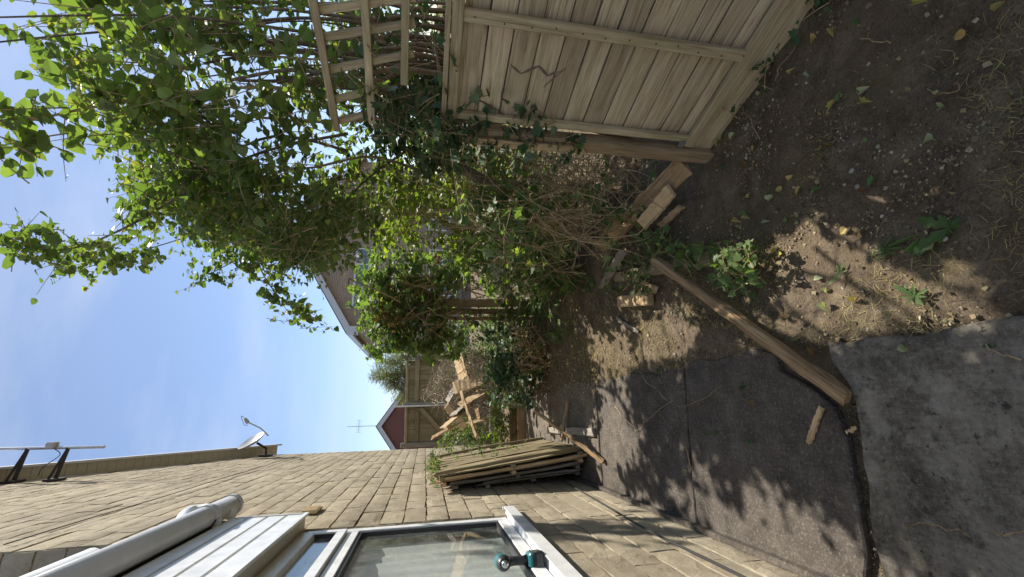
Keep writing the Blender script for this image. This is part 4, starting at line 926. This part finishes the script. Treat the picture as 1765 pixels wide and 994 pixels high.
# ---- ivy round the split posts
cs = sample([(615, 500), (625, 450), (690, 430), (770, 435), (800, 470), (780, 520), (750, 530), (690, 510), (660, 540), (630, 560)], 430, 5.1, 6.3)
cs2 = sample([(620, 530), (680, 520), (760, 545), (800, 580), (790, 620), (700, 605), (640, 612)], 260, 5.3, 6.4)
cs3 = sample([(860, 500), (900, 500), (930, 540), (900, 560), (870, 560), (800, 560), (800, 535), (860, 545)], 60, 5.2, 5.8)
dl = sample([(655, 495), (690, 495), (690, 560), (655, 560)], 60, 5.15, 5.4)
def pivy(r):
    q = shoots(dl, vdir(len(dl), (0, 0, -1), .5), 7, .2, .05, .6, False); leaves('dead_leaves', r, M['deadleaf'], OVATE, q[0], q[1], q[2])
    tangle(r, 'vine_stems', [(690, 470), (900, 500), (910, 555), (700, 570)], 120, 5.0, 6.0, .6, .006, (0, 0, .2), 'stem', (0, 0, .8), .7)
    stem_mesh('hooked_cane', r, M['stem'], [catmull([D(690, 520, 5.0), D(650, 500, 4.9), D(612, 485, 4.9), D(602, 480, 4.9), D(600, 490, 4.9)])], .012, .008, 6)
plant('post_ivy', 'sunlit ivy mass crowning the split timber posts', 'ivy', (1.4, 5.6, .05), M['ivy'], IVY, [(cs, (0, -.2, .5), 9, .36, .095, .8), (cs2, (-.3, -.2, .4), 9, .36, .095, .8), (cs3, (0, 0, 1), 6, .25, .08, .6)], 200, extra=pivy)
# ---- dark ivy mound with a hollow
cs = sample([(840, 560), (905, 550), (940, 600), (955, 640), (930, 680), (900, 700), (860, 690), (840, 640)], 300, 5.4, 6.6)
cs = [c for c in cs if c.z > .03 or True]
def mound(r):
    tangle(r, 'root_stems', [(880, 560), (945, 570), (950, 640), (900, 640)], 130, 5.0, 5.8, .35, .004, (0, 0, .3), 'stem', (0, 0, .3), 1)
    q = shoots(sample([(895, 560), (945, 570), (945, 640), (905, 640)], 70, 5.3, 5.7), vdir(70, (0, 0, -1), .6), 7, .2, .05, .8, False); leaves('dead_leaves', r, M['deadleaf'], OVATE, q[0], q[1], q[2])
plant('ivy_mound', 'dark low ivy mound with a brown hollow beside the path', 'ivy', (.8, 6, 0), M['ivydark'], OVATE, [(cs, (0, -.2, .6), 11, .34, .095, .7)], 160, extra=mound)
# ---- bush by the wall, ground ivy, brush heap, conifer, hedges
cs = sample([(758, 765), (765, 735), (790, 722), (840, 735), (848, 770), (800, 776)], 210, 7.5, 8.4)
plant('green_bush', 'bright green rounded bush against the stone wall near the gate', 'bush', (-.3, 8, 0), M['shrub'], OVATE, [(cs, (0, -.3, .6), 10, .22, .05, .8)], 150)
cs = sample([(850, 690), (888, 690), (890, 770), (850, 772), (845, 730)], 130, 7.0, 7.5)
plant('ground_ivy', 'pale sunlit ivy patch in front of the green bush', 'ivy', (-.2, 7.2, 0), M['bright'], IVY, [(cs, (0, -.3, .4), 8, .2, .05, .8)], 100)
heap = thing('brush_heap', (.7, 8.4, 0), 'heap of dead vine stems and roots piled before the gate', 'brush heap')
tangle(heap, 'dead_stems', [(745, 690), (740, 660), (780, 620), (800, 600), (860, 615), (850, 660), (800, 700)], 520, 7.5, 8.6, .5, .006, (0, 0, .3), 'greystem', (0, 0, .3), 1)
tangle(heap, 'low_stems', [(805, 615), (870, 610), (885, 690), (850, 730), (800, 720)], 230, 6.8, 7.7, .4, .006, (0, 0, .2), 'greystem', (0, 0, .2), 1)
q = shoots(sample([(745, 690), (745, 655), (775, 635), (850, 620), (850, 690)], 60, 7.7, 8.6), vdir(60, (0, 0, .5), .6), 7, .2, .04, .8, False); leaves('leaf_mass', heap, M['shrub'], OVATE, q[0], q[1], q[2])
con = thing('feathery_shrub', (1.1, 11.4, 0), 'feathery yellow green conifer rising behind the gate', 'shrub')
b = MB(); b.tube([(1.1, 11.4, 0), (1.05, 11.4, 1.2), (1.0, 11.3, 2.6)], [.06, .04, .012], 7); b.build('trunk', M['bark'], con)
cs = sample([(642, 650), (650, 625), (690, 600), (740, 590), (760, 640), (705, 690), (680, 690), (665, 660)], 620, 10.8, 12.0)
q = shoots(cs, [(c - Vector((1.3, 11.5, 1.6))).normalized() + Vector((0, 0, .5)) for c in cs], 16, .45, .15, .35, False); leaves('crown', con, M['conifer'], SPRIG, q[0], q[1], q[2]); stem_mesh('twigs', con, M['stem'], q[3], .004, .002)
# hedge behind the thicket
for nm, lab, poly, y0, y1, n_, base in (
    ('garden_hedge', 'dense garden hedge standing behind the bramble thicket', [(800, 250), (1000, 250), (1000, 420), (930, 440), (850, 430), (800, 400)], 4.8, 6.5, 110, (2.6, 5.6, 0)),
    ('back_hedge', 'shaded hedge far right beyond the fence', [(560, -40), (860, -40), (860, 215), (760, 240), (640, 215)], 2.6, 3.6, 760, (3.2, 3.2, 0)),
    ('low_hedge', 'low green shrubs between the split posts and the gate', [(720, 560), (850, 540), (860, 610), (800, 615), (790, 625)], 7.2, 8.8, 120, (1.7, 8, 0))):
    cs = sample(poly, n_, y0, y1); plant(nm, lab, 'hedge', base, M['ivy'], OVATE, [(cs, (0, -.2, .6), 10, .35, .075, .8)], 0)
gc = []
while len(gc) < 5200:
    x, y = random.uniform(.35, 5.5), random.uniform(4.2, 11)
    if noise.noise(Vector((x * 1.4, y * 1.4, 4))) > -.25 and (x > .75 or y > 7.3): gc.append((x, y, gz(x, y) + random.uniform(.02, .16)))
gc = np.array(gc); o = leaves('ground_cover', None, M['ivy'], IVY, gc, RNG.uniform(.04, .085, len(gc)), np.stack([RNG.normal(0, 1, len(gc)), RNG.normal(-.3, 1, len(gc)), RNG.normal(0, .4, len(gc))], 1)); tag(o, 'low creeping green cover over the far garden soil', 'ground cover')
# ---- ivy spreading over the soil by the beam
cs = []
while len(cs) < 85:
    x, y = random.uniform(1085, 1300), random.uniform(385, 505)
    if inpoly(x, y, [(1090, 400), (1130, 385), (1180, 420), (1290, 430), (1300, 470), (1270, 505), (1200, 470), (1110, 440)]): cs.append(G(x, y, random.uniform(.05, .16)))
cs2 = [G(random.uniform(1040, 1120), random.uniform(440, 510), random.uniform(.04, .14)) for _ in range(40)]
plant('soil_ivy', 'glossy ivy patch spreading on the soil beside the rotten beam', 'ivy', (.8, 2.1, 0), M['ivy'], IVY, [(cs, (-.1, -.2, .5), 4, .12, .058, .6), (cs2, (0, -.2, .5), 5, .14, .045, .6)], 180)
cs = [FP(random.uniform(.1, 1.3), random.uniform(.02, .08), random.uniform(.03, .12)) for _ in range(26)]
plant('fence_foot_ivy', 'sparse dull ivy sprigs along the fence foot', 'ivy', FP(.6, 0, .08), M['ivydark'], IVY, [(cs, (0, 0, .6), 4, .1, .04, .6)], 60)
cs = [Vector((-.6, 4.17, 1.44)).lerp(Vector((-.42, 4.6, 1.30)), random.random() * .0) + Vector((random.uniform(-.02, .18), random.uniform(0, 1.2), random.uniform(-.02, .06))) for _ in range(46)]
cs += [Vector((-.36 - .12 * t, 4.3 + random.uniform(0, 1.2), .15 + 1.25 * t)) + Vector((random.uniform(.01, .05), 0, 0)) for t in [random.random() for _ in range(16)]]
plant('panel_ivy', 'small ivy trailing along the top of the leaning panels', 'ivy', (-.5, 4.6, 1.4), M['ivy'], IVY, [(cs, (0, .3, .2), 6, .14, .035, .6)], 60)

# ---- weeds on the soil
for (px, py, r, lab, n_, wsc) in ((1525, 430, .052, 'spiky rosette weed in the middle of the sunlit soil', 22, .5), (1635, 392, .062, 'broad leafy weed at the shaded edge of the soil', 11, 1.15), (1448, 470, .036, 'small star shaped weed left of the rosette weed', 7, .8), (1578, 510, .045, 'feathery flat weed close to the concrete edge', 16, .75)):
    c = G(px, py, .012); root = thing('weed', c, lab, 'weed', 'weeds on the bare soil')
    tv = leaf_mesh([(0, 0), (.05, .15), (.13, .3), (.08, .42), (.17, .55), (.10, .7), (.12, .8), (0, 1)], .2, .15)
    me = bpy.data.meshes.new('leaf'); me.from_pydata([tuple(v) for v in tv[0]], [], tv[1]); me.materials.append(M['weed'])
    for i in range(n_):
        a = 2.4 * i + random.uniform(-.2, .2); L = r * random.choice((.45, .7, .9, 1.1, 1.3)) * random.uniform(.85, 1.15) * (1.35 if math.cos(a - px) > .6 else .8); d = Vector((math.cos(a), math.sin(a), random.uniform(.08, .6))).normalized(); x = d.cross(Vector((0, 0, 1))).normalized(); z = x.cross(d)
        link('leaf', me, None, root, c, Matrix((x, d, z)).transposed(), (L * wsc * random.uniform(.8, 1.2), L, L * random.uniform(.5, 2)))

# ---- fallen leaves, one by one
FL = {'dryleaf': ('dry tan leaf', [(1360, 308), (1352, 325), (1382, 322), (1492, 408), (1481, 511), (1463, 393), (1286, 368), (1440, 50), (1413, 65), (1719, 20), (1299, 252), (1240, 242), (1440, 180), (1340, 430), (1270, 375), (1366, 127), (1665, 60)]),
      'yleaf': ('yellow leaf', [(1245, 240), (1292, 340), (1350, 437), (1438, 178), (1487, 177), (1575, 5)]),
      'gleaf': ('fresh green leaf', [(1516, 306), (1286, 363), (1576, 433), (1407, 330), (1251, 287), (1480, 30), (1452, 172), (1330, 545), (1370, 582)]),
      'pleaf': ('pale curled leaf', [(1408, 480), (1425, 495), (1426, 523), (1384, 20), (1325, 345), (1317, 378), (1485, 157), (1393, 122), (1570, 605), (1630, 182), (1612, 240), (1270, 230)]),
      'ivydark': ('dark green leaf', [(1280, 668), (1220, 742), (1232, 744), (1187, 812), (1140, 640), (1150, 665), (1137, 672), (1300, 762), (1708, 590)]),
      'deadleaf': ('brown withered leaf', [(1362, 545), (1405, 600), (1440, 250), (1304, 690), (1500, 330), (1280, 280)])}
LM = [('the spiky rosette weed', 1525, 430), ('the broad leafy weed', 1635, 392), ('the small star shaped weed', 1448, 470), ('the feathery flat weed', 1578, 510), ('the fence post foot', 1225, 250), ('the fence foot corner', 1395, 15), ('the rotten beam end', 1462, 690), ('the tan wood block', 1095, 517), ('the splintered offcut', 1405, 730), ('the soil ivy patch', 1240, 460), ('the pale broken board', 1140, 350), ('the curved root', 1508, 70), ('the reddish stem', 1630, 152), ('the forked twig', 1098, 742), ('the upper right picture corner', 1765, 0)]
used_lab = {}
def leaf_label(lab, px, py):
    n_, lx, ly = min(LM, key=lambda q: (q[1] - px) ** 2 + (q[2] - py) ** 2); dx, dy = px - lx, py - ly
    w_ = (('right of' if dx > 0 else 'left of') if abs(dx) > abs(dy) else ('below' if dy > 0 else 'above'))
    if n_ == 'the upper right picture corner': w_ = 'nearest'
    t = f'{lab}, {w_} {n_}'; k_ = used_lab.get(t, 0); used_lab[t] = k_ + 1
    return t if not k_ else f'{lab}, {("farther", "yet farther", "farthest")[min(k_ - 1, 2)]} {w_} {n_}'
for k_, (lab, pts) in FL.items():
    tp = IVY if k_ in ('ivydark', 'yleaf') else HEART
    me = bpy.data.meshes.new('fallen_leaf'); me.from_pydata([(v[0] * .9, v[1], v[2] * 2.2 + .9 * v[0] * v[0]) for v in tp[0]], [], tp[1]); me.materials.append(M[k_])
    for (px, py) in sorted(pts, key=lambda q: min((l[1] - q[0]) ** 2 + (l[2] - q[1]) ** 2 for l in LM)):
        s = random.uniform(.026, .040); p = G(px, py); p.z = (gz(p.x, p.y) if p.x > .25 else .0) + .014
        a = random.uniform(0, 6.28); rot = Matrix.Rotation(a, 3, 'Z') @ Matrix.Rotation(random.uniform(-.35, .35), 3, 'X') @ Matrix.Rotation(random.uniform(-.4, .4), 3, 'Y')
        o = link('fallen_leaf', me, None, None, p, rot, (s * random.uniform(.6, 1.1), s, s * random.uniform(.4, 2.2))); tag(o, leaf_label(lab, px, py), 'leaf', lab.replace('leaf', 'leaves', 1))
# ---- twigs lying about
TW = [((1170, 700), (1245, 665), 'pale twig on the dark slab below the fallen ivy leaf'), ((1060, 700), (1098, 742), 'forked pale twig on the dappled slab'), ((1098, 742), (1160, 690), 'curved pale twig running up from the forked one'), ((1180, 760), (1190, 810), 'thin twig leading to a dark leaf on the slab'), ((1560, 905), (1672, 925), 'long thin twig lying on the lichened slab'), ((1715, 912), (1770, 912), 'straight pale stick at the lower corner of the slab'),
      ((1100, 640), (1150, 690), 'crooked twig at the soil edge'), ((1385, 55), (1335, 140), 'bent twig on the dark soil beside the fence'), ((1480, 66), (1535, 74), 'short curved root on the dark soil'), ((1610, 165), (1650, 140), 'reddish straight stem on the dark soil'), ((1275, 180), (1310, 240), 'thin twig near the fence foot'), ((1700, 590), (1760, 620), 'loose grass stem over the slab edge')]
for a, c, lab in TW:
    pa, pc = G(*a, .012), G(*c, .012); b = MB(); pts = curve(pa, pc, Vector((random.uniform(-.03, .03), random.uniform(-.03, .03), .008)), 8, .006)
    for q in pts: q.z = max(q.z, (gz(q.x, q.y) if q.x > .25 else 0) + .006)
    b.tube(pts, .0022, 5); o = b.build('twig', M['stem'], None, True); tag(o, lab, 'twig', 'twigs on the ground')
# ---- pebbles, litter, straw: nobody could count these
def scatter(n, test, zoff=.006):
    r = []
    while len(r) < n:
        x, y = random.uniform(.2, 2.0), random.uniform(.55, 4.6)
        k_ = test(x, y)
        if random.random() < k_: r.append((x, y, gz(x, y) + zoff))
    return np.array(r)
def flat(n, tilt=.25): a = RNG.uniform(0, 6.28, n); return np.stack([np.cos(a), np.sin(a), RNG.normal(0, tilt, n)], 1)
P1 = scatter(13000, lambda x, y: .10 + .9 * sm(-.05, .4, noise.noise(Vector((x * 3.5, y * 3.5, 5))) + .5 * noise.noise(Vector((x * 11, y * 11, 2)))))
o = leaves('leaf_litter', None, M['litter'], CHIP, P1, RNG.gamma(2.0, .0028, len(P1)) + .0025, flat(len(P1), .3)); tag(o, 'scattered chips and crumbs of leaf on the soil', 'litter')
P2 = scatter(12000, lambda x, y: sm(.05, .45, noise.noise(Vector((x * 2.4 + 7, y * 2.4, 2))) + .35 * (1 - sm(.75, 1.0, x)) - .1) * (1 - .9 * sm(.95, 1.1, x) * (1 - sm(1.9, 2.3, y))), .002)
q_ = flat(len(P2), .35); o = leaves('dry_grass', None, M['straw'], BLADE, P2, RNG.uniform(.02, .06, len(P2)), q_); tag(o, 'matted dry grass on the soil', 'grass')
P3 = np.array([G(random.uniform(900, 1030), random.gauss(655, 28))[:] for _ in range(1500)] + [G(random.uniform(930, 1010), random.uniform(520, 640))[:] for _ in range(900)]); P3[:, 2] = [max(0, gz(a, b_)) + .004 for a, b_ in P3[:, :2]]
o = leaves('path_litter', None, M['straw'], CHIP, P3, RNG.uniform(.008, .022, len(P3)), flat(len(P3), .5)); tag(o, 'dry litter along the far path edge', 'litter')
# crack rubble between the slabs
cr = [(1500, 994), (1490, 930), (1473, 850), (1462, 770), (1452, 720), (1440, 695), (1400, 660), (1370, 640)]
pb = []; 
for i in range(1000):
    j = random.randint(0, len(cr) - 2); t = random.random(); x = cr[j][0] + (cr[j + 1][0] - cr[j][0]) * t; y = cr[j][1] + (cr[j + 1][1] - cr[j][1]) * t
    p = G(x + random.gauss(12, 9), y + random.gauss(0, 5)); pb.append((p.x, p.y, -.030 + random.uniform(0, .012)))
M['grit'] = leafmat('crack_grit', [(0, (.03, .027, .022)), (.6, (.09, .08, .06)), (.9, (.2, .18, .15)), (1, (.26, .24, .2))], 0, .9)
pb = np.array(pb); o = leaves('crack_grit', None, M['grit'], CHIP, pb, RNG.gamma(2, .0018, len(pb)) + .0015, flat(len(pb), .6)); tag(o, 'grit and crumbs in the crack between the slabs', 'grit')
# pebbles
ico = bmesh.new(); bmesh.ops.create_icosphere(ico, subdivisions=1, radius=1)
for v in ico.verts: v.co *= random.uniform(.7, 1.15)
iv = np.array([v.co[:] for v in ico.verts]); fi = [tuple(v.index for v in f.verts) for f in ico.faces]; ico.free(); iv[:, 2] *= .6
P4 = scatter(500, lambda x, y: .03 + sm(.05, .4, noise.noise(Vector((x * 4, y * 4, 11)))), .001); M['pebble'] = leafmat('pebbles', [(0, (.08, .06, .05)), (.5, (.16, .13, .11)), (.85, (.3, .27, .22)), (1, (.55, .53, .48))], 0, .8)
o = leaves('gravel', None, M['pebble'], (iv, fi), P4, RNG.gamma(2, .0025, len(P4)) + .002, flat(len(P4), .1)); tag(o, 'small pebbles in the soil', 'gravel')
